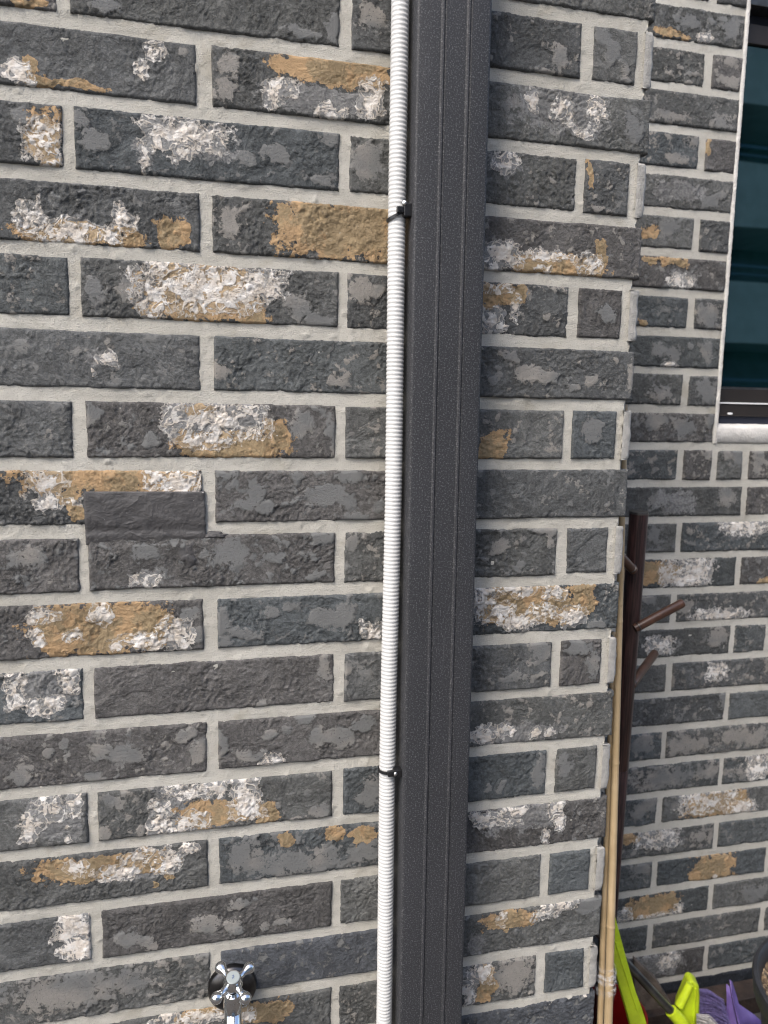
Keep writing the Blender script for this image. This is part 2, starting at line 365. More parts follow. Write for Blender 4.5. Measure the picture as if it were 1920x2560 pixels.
# ------------------------------------------------------------------ stains and skins on the bricks
# crop number, kind (o ochre, w white crust, p smooth pale skin, k grey wash), then x y rx ry strength ...
PATCH1 = '''
1 o 110 10 75 25 1 / 1420 300 230 78 1 / 1600 300 90 90 1 / 150 290 45 45 1 / 290 362 190 22 1 / 190 600 85 125 1 / 330 1015 300 52 1 / 742 1005 75 75 1 / 1430 990 250 125 1 / 1620 990 150 140 1
1 w 75 310 75 48 1.1 / 668 212 36 44 .75 / 608 300 40 45 .7 / 1215 375 65 42 .8 / 1175 430 40 40 .6 / 1605 430 60 75 .7 / 1430 490 70 35 .6 / 185 610 85 100 .55 / 205 560 45 25 .8 / 790 585 165 70 .85 / 790 660 60 40 .7 / 615 680 18 80 .55 / 130 945 70 65 1.0 / 178 885 14 40 .9 / 300 1000 190 50 .85 / 540 945 50 50 .75 / 470 1010 60 40 .7
1 p 1440 120 34 75 1 / 1310 140 95 30 1 / 450 30 70 28 1 / 1600 70 70 70 .9 / 785 230 28 22 1 / 990 290 55 70 .9 / 970 400 50 45 1 / 110 505 60 45 1.2 / 1200 660 70 45 .9 / 400 610 70 60 .9 / 1060 680 50 40 .8 / 1430 600 45 40 .9 / 1590 700 70 90 .9 / 1000 965 65 70 .9 / 1400 780 60 30 .8 / 360 510 50 50 .9
1 k 1400 440 250 60 1 / 860 640 160 60 .9 / 620 660 40 80 .7 / 690 545 60 40 .7
2 o 880 235 275 125 1 / 1090 320 65 55 1.2 / 1000 885 250 62 1.1 / 1195 850 52 80 1.1 / 590 298 20 10 1 / 870 740 60 30 1
2 w 860 205 250 105 .82 / 660 230 60 110 .8 / 1120 195 110 65 1.15 / 1190 225 50 30 1 / 1050 250 30 70 1 / 465 505 42 36 .95 / 412 570 14 22 .9 / 960 780 190 75 .8 / 900 860 140 42 1.0 / 1110 770 35 40 .9 / 760 770 60 75 .5
2 p 410 220 55 80 .95 / 1290 290 65 60 .9 / 1370 360 80 40 .9 / 560 210 60 60 .8 / 1620 220 45 35 1 / 960 570 35 40 .9 / 1460 610 45 30 1 / 400 760 45 65 .95 / 1300 800 60 60 .7 / 660 860 40 40 .7 / 1560 220 50 60 .8 / 90 470 50 40 .6 / 1440 840 30 80 .8
2 k 770 790 70 110 1 / 450 510 60 45 .6
3 o 500 105 410 58 1.2 / 330 245 45 42 1.1 / 300 180 60 30 1 / 450 745 320 115 1.1
3 w 200 115 90 55 .7 / 215 200 48 34 .95 / 328 195 40 20 .8 / 780 120 115 52 1.05 / 665 90 45 55 .75 / 180 690 65 30 .75 / 150 790 30 45 .7 / 430 690 45 40 .7 / 640 800 150 36 .95 / 755 770 65 70 .8 / 320 780 45 30 .7 / 1605 750 52 36 .75 / 300 965 50 65 .8 / 65 1010 45 85 .85 / 190 1075 90 40 .7 / 620 535 60 28 .5
3 p 1008 125 22 22 1.1 / 1105 160 45 60 1.1 / 1060 210 50 30 1.1 / 1140 232 36 30 1.1 / 1420 175 110 42 1.1 / 1500 190 45 42 1.1 / 1235 205 38 15 1 / 1635 222 32 26 1.1 / 1545 262 50 20 1 / 985 75 60 30 1 / 1290 88 30 22 1 / 1520 82 65 38 1 / 980 430 110 65 .75 / 1180 440 45 32 1 / 1390 350 55 35 1 / 1370 522 60 22 1 / 640 410 70 45 .6 / 1520 370 32 45 1 / 965 720 36 65 1.1 / 975 805 32 30 1.1 / 1170 677 30 25 1.2 / 1245 655 26 22 1.2 / 1400 692 62 50 1.1 / 1492 690 50 50 1.1 / 1060 770 70 25 .9 / 820 680 50 35 1 / 840 775 60 42 .9 / 1402 920 30 85 1 / 1120 1080 40 25 1 / 1500 910 36 36 1 / 1490 985 25 60 .9 / 120 450 80 60 .55 / 1580 940 40 40 .7
3 k 200 1005 150 95 1.1 / 620 530 80 40 .6 / 415 740 50 45 1.2 / 560 735 62 48 1.2 / 262 700 36 30 1.2 / 180 732 36 26 1.2
4 o 440 810 300 55 1.15 / 1230 690 50 25 .9 / 1450 665 52 36 .9 / 1570 670 52 38 .9 / 930 575 165 62 1.05 / 1140 580 55 52 1.2 / 655 886 9 11 1.2 / 720 840 30 20 1 / 1150 1430 115 52 1.1 / 860 1440 120 30 .8
4 w 210 560 65 52 .8 / 330 530 42 52 .8 / 130 640 42 60 .7 / 285 645 15 9 1.2 / 290 685 22 15 1.2 / 690 600 55 85 .75 / 850 475 130 36 .8 / 1065 520 70 85 1.0 / 830 620 90 45 .65 / 330 815 60 36 .75 / 510 835 105 36 .95 / 720 785 62 48 .95 / 820 730 42 22 1 / 610 765 80 30 .8 / 330 1070 85 55 1.2 / 360 1165 60 50 1.2 / 310 1180 50 25 1 / 1180 345 52 35 .55 / 840 1465 140 32 .8 / 1060 1450 42 40 .8 / 720 1470 60 30 .7
4 p 200 315 30 26 1.2 / 275 290 26 26 1.2 / 430 315 46 46 1.1 / 540 318 95 50 1.1 / 810 240 52 26 1.1 / 860 310 40 45 1.1 / 710 280 26 16 1 / 400 415 55 30 1 / 70 410 70 40 .8 / 960 270 36 70 1.15 / 1170 235 28 26 1.2 / 1235 213 30 25 1.2 / 1400 240 72 46 1.15 / 1480 255 62 40 1.1 / 1320 165 42 26 1.1 / 1090 320 75 25 1 / 1560 195 60 40 .8 / 470 660 36 32 1.1 / 610 655 22 22 1.1 / 500 520 50 32 .9 / 1600 480 60 65 1 / 1300 790 260 60 .62 / 1050 770 90 70 .7 / 1560 740 80 60 .7 / 560 1110 62 42 1.1 / 645 1140 42 32 1.1 / 900 1060 65 42 1.1 / 1010 1060 42 36 1.1 / 1150 1070 32 22 1.1 / 1220 1045 27 22 1.1 / 1040 965 55 30 1 / 300 1340 260 90 .66 / 550 1300 100 60 .8 / 1380 570 40 30 .8
4 k 230 590 140 100 1.1 / 740 560 110 110 .9 / 600 850 90 20 1 / 900 480 120 40 .9 / 860 650 130 30 .9
5 o 890 750 14 72 1.2
5 w 640 430 26 48 .75 / 780 470 50 40 .8 / 810 540 36 22 .8 / 912 480 30 70 .75 / 870 585 34 30 .85 / 945 515 22 14 .9 / 720 505 16 13 .9 / 515 690 58 48 .6
5 p 985 225 42 62 1.2 / 940 160 38 32 1.1 / 1040 290 20 22 1.1 / 770 240 50 55 .8 / 1080 550 60 70 .75 / 560 450 60 40 .7 / 920 900 50 20 1 / 1040 330 36 20 .8 / 700 320 70 25 .7
5 k 770 470 200 110 1 / 510 690 75 60 .9 / 900 540 60 70 .8
6 o 760 110 200 52 1.15 / 930 75 26 85 1.2 / 520 240 95 52 1.1 / 590 225 25 40 1.1 / 470 890 68 58 1.05
6 w 510 65 85 55 .85 / 700 70 100 28 .8 / 880 105 55 45 .8 / 690 130 40 10 .9 / 500 215 60 24 .8 / 470 350 55 55 .7 / 572 290 15 52 .9 / 505 375 26 20 1 / 480 110 50 30 .7
6 p 600 575 42 45 1.2 / 645 590 80 34 1.1 / 706 580 34 36 1.15 / 825 630 20 20 1.2 / 885 608 22 26 1.2 / 1020 510 15 12 1.3 / 1068 600 26 70 1 / 470 600 26 20 1 / 960 320 45 42 1 / 900 825 52 55 1 / 990 1015 12 20 1.4 / 560 500 60 25 .8
6 k 470 330 60 90 1
7 o 640 640 220 90 1.1 / 860 600 52 52 1.2 / 880 655 40 30 1.2
7 w 430 610 42 95 .75 / 560 575 110 34 .85 / 590 715 90 32 1.05 / 510 670 55 40 .9 / 820 690 60 42 .95 / 745 595 52 32 .9 / 690 670 60 22 .7 / 445 1210 60 40 .85
7 p 500 390 42 30 1.1 / 690 320 50 18 1 / 715 380 20 60 1 / 590 472 40 20 1 / 672 840 42 52 1.1 / 840 830 62 30 1 / 900 900 32 70 1 / 920 730 40 25 1 / 560 960 60 30 .6
7 k 415 620 40 100 1.1 / 640 620 90 35 .8
8 o 545 868 125 40 1.1 / 440 1140 42 75 1.1
8 w 440 70 65 35 .85 / 520 45 40 18 .8 / 650 55 22 26 .9 / 712 50 20 18 .9 / 440 430 65 30 .8 / 740 385 36 34 .9 / 765 440 28 40 .85 / 702 505 20 36 .95 / 560 400 66 14 .8 / 540 450 40 20 .7 / 765 800 75 22 .95 / 690 845 55 24 1 / 510 870 26 30 .6 / 420 1100 50 46 .9 / 368 1190 26 60 .7 / 870 1190 8 10 1.3
8 p 440 297 20 20 1.2 / 505 280 26 20 1.2 / 676 220 25 85 1.1 / 890 800 52 42 1.1 / 560 1100 100 80 .85 / 780 200 40 50 .5
8 k 560 60 200 42 1 / 600 420 180 60 1 / 405 980 26 60 1 / 380 1130 40 90 .8
'''
PATCH2 = '''
5 p 1265 80 26 28 1.1 / 1322 95 48 36 1.1 / 1500 130 38 52 1.1 / 1410 95 20 16 1.1 / 1468 82 20 16 1.1 / 1340 325 16 16 1.2 / 1500 350 45 32 1 / 1500 265 42 22 1 / 1340 610 32 32 1 / 1260 685 60 26 .9 / 1230 590 22 16 1 / 1400 870 60 30 .8 / 1460 845 24 24 1 / 1240 500 70 26 .6 / 1450 520 60 30 .7 / 1230 990 40 40 .5
5 o 1235 142 75 20 .95 / 1405 625 11 42 1.2 / 1150 1000 36 32 .8
5 w 1390 165 34 26 .75
5 k 1270 820 110 45 1.1
6 p 1400 330 52 55 .8 / 1185 475 36 32 1.1 / 1250 490 46 36 1.1 / 1395 480 30 46 1.1 / 1360 450 18 13 1.1 / 1320 455 16 16 1.1 / 1400 650 55 60 .8 / 1180 780 50 42 .9 / 1290 810 55 50 .9 / 1410 780 22 42 1 / 1405 925 30 36 1.1 / 1530 940 30 36 1 / 1485 925 20 30 1 / 1615 950 25 70 1.2 / 1190 660 60 30 .6
6 o 1250 90 72 24 .9 / 1150 88 32 18 .9 / 1118 355 22 14 .9
6 w 1230 537 32 15 .85 / 1280 180 55 30 .5
6 k 1290 170 70 36 .8
7 p 1170 340 36 34 1 / 1315 325 18 16 1.2 / 1440 780 52 42 1 / 1130 410 50 12 .6 / 1300 650 40 40 .8 / 1140 620 50 30 .5 / 1470 1060 30 40 .9 / 1180 200 40 40 .6 / 1480 180 50 40 .6
7 o 1150 505 135 50 1.1 / 1645 545 42 14 1
7 w 1220 500 26 55 .9 / 1330 505 90 58 .85 / 1560 305 90 32 .75 / 1450 690 105 30 .85 / 1190 820 60 36 .6 / 1440 930 42 36 .85
7 k 1260 200 80 50 1 / 1340 505 90 60 1 / 1560 310 100 40 .8 / 1210 830 70 36 .8 / 1440 920 40 40 .9
8 p 1300 110 100 40 .65 / 1550 70 120 40 .65 / 1200 250 130 50 .65 / 1400 220 60 40 .6 / 1130 370 60 40 .8 / 1120 100 60 40 .7 / 1100 400 40 30 .8 / 1370 500 60 30 .7 / 1600 750 60 40 .7 / 1110 640 60 40 .6 / 1270 360 40 40 .8 / 1590 230 80 40 .6
8 o 1440 365 140 55 1.05 / 1420 640 92 60 .85 / 1165 805 112 50 1.05 / 1065 515 45 22 .9
8 w 1400 345 110 50 .65 / 1540 380 60 30 .75 / 1180 510 85 40 .6 / 1030 855 42 28 .65 / 1280 815 20 24 .7 / 1180 855 90 18 .6 / 1620 200 50 50 .6 / 1430 675 14 10 1 / 1230 1040 40 30 .65 / 1170 500 30 20 .7
8 k 1190 1055 100 50 1 / 1530 340 60 50 .8 / 1190 510 100 40 .8 / 1030 855 50 36 .9 / 1620 205 60 60 .8
'''
def parse(txt, Y):
    out = []
    for ln in txt.strip().split('\n'):
        h = ln.split(None, 2); k = int(h[0])
        for e in h[2].split('/'):
            x, y, rx, ry, s = map(float, e.split())
            c = cat(k, x, y, Y); a = cat(k, x + rx, y, Y); b = cat(k, x, y - ry, Y)
            out.append((h[1], c[0], c[2], abs(a[0] - c[0]), abs(b[2] - c[2]), s))
    return out
P1 = parse(PATCH1, 0.0); P2 = parse(PATCH2, D2)
KIND = {'o': 0, 'w': 1, 'p': 2, 'k': 3}

PRECT = (cat(3, 358, 160, 0)[0] - .003, cat(3, 890, 160, 0)[0] + .003, cat(3, 500, 384, 0)[2] - .002, cat(3, 500, 155, 0)[2] + .003)      # ground flat under the film patch
def make_brick(parent, x0, x1, z0, z1, Y, res, seed, patches, mott, tint, rough=1.0, px0=0, plates=True):
    """a cast facing brick: rough-hewn front in the xz plane at y = Y, facing -y"""
    rng = random.Random(seed)
    nx = max(4, int((x1 - x0) / res)) + 1; nz = max(3, int((z1 - z0) / res)) + 1
    X, Z = np.meshgrid(np.linspace(x0, x1, nx), np.linspace(z1, z0, nz))
    so_ = seed * 13.37
    n = lambda sc, k, o=3, g=.5: fbm(X * sc + so_, Z * sc - so_ * .7, k, o, g)
    f = np.full((nz, nx, 4), -.7)
    wx = n(40, 71, 4, .6) * .011; wz = n(40, 72, 4, .6) * .009
    for (k, cx, cz, rx, rz, s) in patches:
        if not (x0 - .003 < cx < x1 + .003 and z0 - .003 < cz < z1 + .003): continue
        e_ = 3.6 if (rz > .013 and k != 'p') else 2.2; g_ = 1.08 if k == 'w' else 1.0
        d = (np.abs((X + wx - cx) / (rx * g_)) ** e_ + np.abs((Z + wz - cz) / (rz * g_)) ** e_) ** (1 / e_)
        v = .5 + .5 * np.clip((1 - d) * np.where(d < 1, 1.25, 1.7), -2.4, 1) * np.where(d < 1, s, 1.0)
        i = KIND[k]; f[..., i] = np.maximum(f[..., i], v)
    if mott > 0:
        v = .5 + (n(60, 5, 3) * .75 + n(150, 6, 2) * .45 - .40 + mott * 1.3) * .6
        f[..., 2] = np.maximum(f[..., 2], np.clip(v, 0, .95))
    # relief
    pm = sstep(.44, .6, f[..., 2] + n(120, 8, 2) * .10)
    low = n(16, 1, 2) * .0012
    rg = sstep(-.22, .30, n(17, 2, 3) + rng.uniform(-.12, .2) + (0 if rough >= 1 else -.3))
    t = n(48, 3, 3, .55) * 2.6 + X * 9 + Z * 4
    fl = np.floor(t); terr = (fl + sstep(.62, .98, t - fl)); terr = (terr - t) * .0031
    gr = n(190, 4, 3, .6) * .0009 + np.abs(n(95, 9, 3)) * -.0015 + .0003
    pit = -sstep(.30, .55, n(70, 10, 3)) * .0020
    h = low + (.10 + .90 * rg) * (terr + gr + pit) * rough * rng.uniform(.6, 1.05)
    h = h * (1 - pm) + (low + .0006) * pm
    if Y < .1:
        q = sstep(0, .004, X - PRECT[0]) * sstep(0, .004, PRECT[1] - X) * sstep(0, .004, Z - PRECT[2]) * sstep(0, .004, PRECT[3] - Z); h = h * (1 - q) - .0006 * q
    crust = sstep(.5, .75, f[..., 1]) * (np.abs(n(130, 12, 3)) * .0009)
    h = h + crust
    de = np.minimum(np.minimum(X - x0, x1 - X), np.minimum(Z - z0, z1 - Z)) + np.maximum(0, -n(55, 21, 2)) * -.0012
    r = .0026 + .0016 * np.clip(n(20, 22, 2), -1, 1)
    e = np.clip(1 - de / r, 0, 1); drop = r * (1 - np.sqrt(np.maximum(0, 1 - e * e * .96)))
    ob = np.clip(1 - de / .006, 0, 1)
    XX = X + n(60, 31, 3) * .0008 * ob; ZZ = Z + n(60, 32, 3) * .0008 * ob
    YY = Y - np.clip(h, -.0013, .0030) + drop * 1.1
    P = np.stack([XX, YY, ZZ], -1)
    Q = np.pad(P, ((1, 1), (1, 1), (0, 0)), mode='edge'); Q[0, :, 1] = Q[-1, :, 1] = Y + .014; Q[:, 0, 1] = Q[:, -1, 1] = Y + .014
    c = np.array([(x0 + x1) / 2, Y, (z0 + z1) / 2]); pl = np.array(parent.location)
    me = grid_mesh('brick', (Q - c)[::-1])
    a = me.color_attributes.new('fields', 'FLOAT_COLOR', 'POINT')
    ff = np.pad(f, ((1, 1), (1, 1), (0, 0)), mode='edge')[::-1]
    a.data.foreach_set('color', ff.reshape(-1).astype(np.float32))
    o = link('brick', me, M['brick'], parent, True, tuple(c - pl)); o.color = (*tint, 1)
    return o
TINTS = [(.096, .102, .103), (.104, .105, .102), (.104, .099, .096), (.088, .096, .100), (.111, .112, .108), (.094, .096, .096)]
def tint_for(rng, k=1.0):
    t = rng.choice(TINTS); s = rng.uniform(.85, 1.18) * k; return (t[0] * s * .99, t[1] * s, t[2] * s)

# ------------------------------------------------------------------ near wall
H1 = .0569; PIT = .07
near = thing('brick_wall', (0.25, 0.0, 0.0), 'near brick wall of dark grey and ochre bricks carrying the downpipe and tap', 'wall')
CORNER = .7506
def zrow(r): return ZO - (r - 7) * PIT                                   # top of row r
cnt = 0
for r in range(-2, 24):
    zt = zrow(r); zb = max(zt - H1, .012)
    if zt < .04: continue
    even = (r % 2 == 0)
    inframe = -1 <= r <= 17
    if even: cols = [(-.4056, -.147), (-.1356, .1230), (.1344, .3924), (.4041, .6621), (.6751, .7307)]
    else: cols = [(-.2778, -.0198), (-.0080, .2499), (.2628, .5208), (.5328, CORNER)]
    for i, (x0, x1) in enumerate(cols):
        rng = random.Random(r * 101 + i * 7 + 5)
        j = lambda a: rng.uniform(-a, a)
        vis = inframe and x1 > .02 and not (x0 > .40 and x1 < .55)
        res = .0015 if vis else .006
        mott = {(15, 1): .19, (13, 2): .21, (8, 1): .12, (8, 2): .12, (16, 1): .12}.get((r, i), rng.choice([0, .02, .05, .08, .0]))
        tint = tint_for(rng)
        if (r, i) in ((15, 2), (17, 3)): tint = (.078, .084, .094)
        rough = .55 if (r, i) in ((7, 3), (15, 2), (6, 3)) else 1.0
        make_brick(near, x0 + (j(.0012) if not (not even and i == 3) else 0), x1 + j(.0012), zb + j(.0008), zt + j(.0008), j(.0006), res, r * 10 + i + 400, P1 if vis else [], mott, tint, rough)
        cnt += 1
# mortar bed of the front face, wrapped round the corner
def mortar_sheet(name, parent, xs, zs, Y, seed, keep=None):
    X, Z = np.meshgrid(xs, zs)
    y = Y + .0027 + fbm(X * 30, Z * 30, seed, 3) * .0006 + fbm(X * 7, Z * 60, seed + 3, 2) * .0006 + fbm(X * 110, Z * 110, seed + 2, 2) * .0005 - sstep(.35, .8, fbm(X * 75, Z * 75, seed + 1, 3)) * .0016
    P = np.stack([X + fbm(X * 0 + 9, Z * 90, seed + 9, 2) * 0, y, Z], -1)
    return P
def dense(a, b, lo, hi, fine, coarse):
    pts = list(np.arange(a, lo, coarse)) + list(np.arange(lo, hi, fine)) + list(np.arange(hi, b, coarse)) + [b]
    return np.array(pts)
CX = .7425                                                              # mortar face of the return
xs = dense(-.42, CX, .02, CX, .0024, .02); zs = dense(0.004, zrow(-2) + .012, ZO - .80, ZO + .56, .0024, .02)
P = mortar_sheet('mortar', near, xs, zs, 0.0, 3)
P[:, -1, 0] += fbm(zs * 70, zs * 0, 44, 3) * .0012 - .0006
ret = [P]
for yy in (.006, .012, .03, .1, .2, .32, D2 + .01):
    c = P[:, -1:, :].copy(); c[:, 0, 1] = yy; c[:, 0, 0] = CX + fbm(zs * 60, zs * 0 + yy * 50, 45, 3) * .001; ret.append(c)
P = np.concatenate(ret, 1)
o = link('mortar', grid_mesh('mortar', P - np.array([.25, 0, 0])), M['mortar'], near)
# return-face tiles, seen edge-on at the corner in every other row
def return_tile(r, y0, y1, seed, hi):
    zt = zrow(r); zb = zt - H1; ny = int((y1 - y0) / (.003 if hi else .012)) + 2; nz = int(H1 / (.0025 if hi else .012)) + 1
    Yg, Zg = np.meshgrid(np.linspace(y0, y1, ny), np.linspace(zt + .001, zb - .001, nz))
    so_ = seed * 3.1
    d = np.minimum(np.minimum(Yg - y0, y1 - Yg), np.minimum(zt + .001 - Zg, Zg - zb + .001)); e = np.clip(1 - d / .006, 0, 1)
    Xg = .7520 + fbm(Yg * 60 + so_, Zg * 60, 3, 3) * .0022 - .0045 * e * e
    P = np.stack([Xg, Yg, Zg + fbm(Yg * 40, Zg * 40 + so_, 4, 2) * .001], -1)
    Q = np.pad(P, ((1, 1), (1, 1), (0, 0)), mode='edge'); Q[0, :, 0] = Q[-1, :, 0] = .7385; Q[:, 0, 0] = Q[:, -1, 0] = .7385
    if hi: Q[:, 0, 1] += fbm(Q[:, 0, 2] * 80 + so_, Q[:, 0, 2] * 0, 8, 3) * .0008
    c = np.array([.745, (y0 + y1) / 2, (zt + zb) / 2])
    me = grid_mesh('brick', Q - c); a = me.color_attributes.new('fields', 'FLOAT_COLOR', 'POINT')
    f = np.full((len(me.vertices), 4), -.7); f[:, 2] = .38
    if hi:
        me.materials.append(M['brick']); me.materials.append(M['cut_edge'])
        for pg in me.polygons:
            if pg.center.y + c[1] < y0 + .0022: pg.material_index = 1
    a.data.foreach_set('color', f.reshape(-1).astype(np.float32))
    o = link('brick', me, None if hi else M['brick'], near, True, tuple(c - np.array(near.location))); o.color = (.115, .113, .11, 1)
for r in range(-2, 23):
    rng = random.Random(r + 900)
    if r % 2 == 0: return_tile(r, -.0005 + rng.uniform(-.0015, .001), .16, r + 60, True); return_tile(r, .172, .43, r + 90, False)
    else: return_tile(r, .026, .284, r + 60, False); return_tile(r, .296, .43, r + 90, False)

# ------------------------------------------------------------------ far wall with the window
far = thing('brick_wall', (1.2, D2, 0.0), 'farther brick wall with white joints behind the coat stand, holding the window', 'wall')
H2 = .0562; WIN = 1.1997
for r in range(-2, 28):
    zt = zrow(r - 4); zb = max(zt - H2, .006)
    if zt < .03: continue
    if r <= 10:
        if r % 2 == 0: cols = [(.6717, .9297), (.9417, WIN)]
        else: cols = [(.745, .8548), (.8668, 1.1248), (1.1396, WIN)]
    elif r == 11: cols = [(.745, .8548), (.8668, 1.1248), (1.1396, 1.2005), (1.2140, 1.2690), (1.2830, 1.3480), (1.3620, 1.43), (1.444, 1.51), (1.524, 1.59), (1.604, 1.67), (1.684, 1.75)]
    elif r % 2 == 0: cols = [(.7444, 1.0024), (1.0144, 1.2724), (1.2837, 1.5417), (1.5537, 1.8117)]
    else: cols = [(.745, .864), (.876, 1.1341), (1.1466, 1.4046), (1.4166, 1.6746), (1.6866, 1.87)]
    if r == 16: cols = [(.7444, 1.0024), (1.0144, 1.2724), (1.2837, 1.3560), (1.3680, 1.5417), (1.5537, 1.8117)]
    for i, (x0, x1) in enumerate(cols):
        rng = random.Random(r * 131 + i * 11 + 77); j = lambda a: rng.uniform(-a, a)
        vis = x1 > .90 and x0 < 1.47 and r >= -1
        mott = {11: .12, 20: .2, 19: .18, 21: .14, 10: .18, 9: .12}.get(r, rng.choice([0, .05, .1, .12]))
        tint = tint_for(rng, .9)
        if r == 27: tint = (.02, .023, .03); mott = 0  # bottom course darker: damp, plus the shade behind near objects put into the tint
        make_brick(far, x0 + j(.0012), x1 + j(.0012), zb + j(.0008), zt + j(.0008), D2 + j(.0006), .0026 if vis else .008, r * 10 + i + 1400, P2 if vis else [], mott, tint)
xs = dense(.62, WIN + .004, .90, WIN + .004, .0045, .03); zs = dense(ZO - .0, zrow(-6) + .012, ZO + .0, ZO + .80, .0045, .03)
P = mortar_sheet('mortar', far, xs, zs, D2, 30); P[:, -1, 0] += fbm(zs * 90, zs * 0, 12, 3) * .0016
link('mortar', grid_mesh('mortar', P - np.array([1.2, D2, 0])), M['mortar'], far)
xs = dense(.62, 1.90, .90, 1.47, .0045, .03); zs = dense(.002, ZO + .013, .10, ZO + .013, .0045, .03)
P = mortar_sheet('mortar', far, xs, zs, D2, 30)
link('mortar', grid_mesh('mortar', P - np.array([1.2, D2, 0])), M['mortar'], far)
# window: white caulk edge, sill, bronze frame, tinted pane
WX0, WX1 = WIN + .0045, 1.90; WZ0, WZ1 = ZO + .0135, ZO + .86
win = thing('window', (0, 0, 0), None, None); win.parent = far; del_keys = [k for k in win.keys()]
win.location = (WX0 - 1.2, 0, 0)
def wpart(name, mat, boxes, bevel=0.0, smooth=False):
    b = MB()
    for x in boxes: b.box(*x)
    return b.build(name, mat, win, smooth, bevel)
zs = np.linspace(WZ0, WZ1, 260)
PR = np.zeros((260, 4, 3))
for k, (xx, yy) in enumerate(((WX0 - .004, D2 + .0028), (WX0 + .0015, D2 - .0012), (WX0 + .0034, D2 + .004), (WX0 + .004, D2 + .09))):
    PR[:, k, 0] = xx + fbm(zs * 120 + k, zs * 0, 5, 3) * .0011 * (k > 0); PR[:, k, 1] = yy; PR[:, k, 2] = zs
link('reveal', grid_mesh('reveal', PR - np.array([WX0, D2, 0])), M['reveal'], win)
sx = np.linspace(WX0 - .001, WX1, 220); prof = [(D2 + .09, WZ0 + .040), (D2 + .012, WZ0 + .036), (D2 + .002, WZ0 + .033), (D2 - .001, WZ0 + .028), (D2 - .0005, WZ0 + .004), (D2 + .006, WZ0 - .002), (D2 + .09, WZ0 - .002)]
PS = np.zeros((len(prof), 220, 3))
for k, (yy, zz) in enumerate(prof):
    PS[k, :, 0] = sx; PS[k, :, 1] = yy + fbm(sx * 60, sx * 0 + k, 3, 3) * .0008; PS[k, :, 2] = zz + fbm(sx * 40, sx * 0 + k * 3, 6, 3) * .0012
link('sill', grid_mesh('sill', (PS - np.array([WX0, D2, 0]))), M['sill'], win, False)
FY = D2 + .030; ZPT = cat(5, 1610, 187, FY)[2]
zg = ZO + .121                                                           # bottom of the pane
wpart('shadow_gap_strip', M['navy'], [(WX0 + .003, WX1, FY + .004, FY + .06, WZ0 + .034, WZ0 + .052)])  # dark navy strip: shadow of the gap under the sash, put into colour
wpart('sash_rail', M['frame'], [(WX0 + .003, WX1, FY - .001, FY + .05, WZ0 + .052, WZ0 + .0755), ], .0015)
wpart('ledge_highlight', M['white'], [(WX0 + .003, WX1, FY - .003, FY + .004, WZ0 + .0758, WZ0 + .0785)])  # white strip painted in for the bright highlight along the sash ledge
wpart('bottom_rail', M['frame'], [(WX0 + .003, WX1, FY + .002, FY + .05, WZ0 + .0788, zg - .0025)], .001)
wpart('glazing_bead', M['tube'], [(WX0 + .003, WX1, FY + .004, FY + .02, zg - .0022, zg + .001)])
wpart('stile', M['frame'], [(WX0 + .0045, WX0 + .02, FY + .013, FY + .05, zg + .002, ZPT), (WX1 - .05, WX1, FY + .0125, FY + .05, zg + .002, ZPT)])
wpart('pane', M['glass'], [(WX0 + .006, WX1 - .002, FY + .010, FY + .0125, zg + .0015, ZPT)])
wpart('head_rail', M['frame'], [(WX0 + .003, WX1, FY + .004, FY + .05, ZPT + .0005, cat(5, 1610, 100, D2 + .030)[2])], .001)
wpart('upper_track', M['navy'], [(WX0 + .003, WX1, FY + .02, FY + .05, cat(5, 1610, 100, FY)[2] + .0005, cat(5, 1610, 42, FY)[2])])
wpart('head_rail', M['tube'], [(WX0 + .003, WX1, FY - .012, FY + .05, cat(5, 1610, 42, FY)[2] + .0005, WZ1)], .001)
wpart('backing', M['room'], [(WX0 + .003, WX1, FY + .07, FY + .075, WZ0 + .03, WZ1)])
hb = cat(6, 1493, 750, FY)
b = MB(); b.lathe([(.0001, -.0012), (.0026, -.0012), (.0031, -.0004), (.0031, .001)], (0, 0, 0), (0, 1, 0), 20)
b.v = [(hb[0] + v[0] * 2.0, FY - .001 + v[1], hb[2] + v[2] * .75) for v in b.v]; b.build('drain_cap', M['white'], win)
# lintel over the window
b = MB().box(WIN + .006, 1.90, D2 - .001, D2 + .09, WZ1 + .001, zrow(-6) + .01); lt = b.build('lintel', M['reveal'], far, False)

# ------------------------------------------------------------------ downpipe
PT = at(1139, 0, -.052); PB = at(1078, 2560, -.052)
pipe = thing('downpipe', (.5, -.052, 0.0), 'charcoal speckled metal downpipe with two raised vertical seams on the near wall', 'downpipe')
wpx = .0387; yF, yB = -.052, -.006
prof = []
def arc(cx, cy, r, a0, a1, k=4): return [(cx + r * math.cos(math.radians(a0 + (a1 - a0) * i / k)), cy + r * math.sin(math.radians(a0 + (a1 - a0) * i / k))) for i in range(k + 1)]
rr = .0030
front = [(-wpx, yB), *arc(-wpx + rr, yF + rr, rr, 180, 270)]
for sx in (-.0118, .0148):
    front += [(sx - .0026, yF), (sx - .0013, yF - .0014), (sx + .0004, yF - .0016), (sx + .0012, yF - .0004), (sx + .0015, yF + .0006), (sx + .0022, yF + .0006), (sx + .0032, yF)]
front += [*arc(wpx - rr, yF + rr, rr, 270, 360), (wpx, yB)]
zt, zb = 1.99, .02
slope = (PB[0] - PT[0]) / (PB[2] - PT[2])
V = []; Fc = []
zsn = [zt, 1.6, 1.2, .8, .4, zb]
for z in zsn:
    cx = PT[0] + slope * (z - PT[2])
    V += [(cx + x, y, z) for x, y in front]
m = len(front)
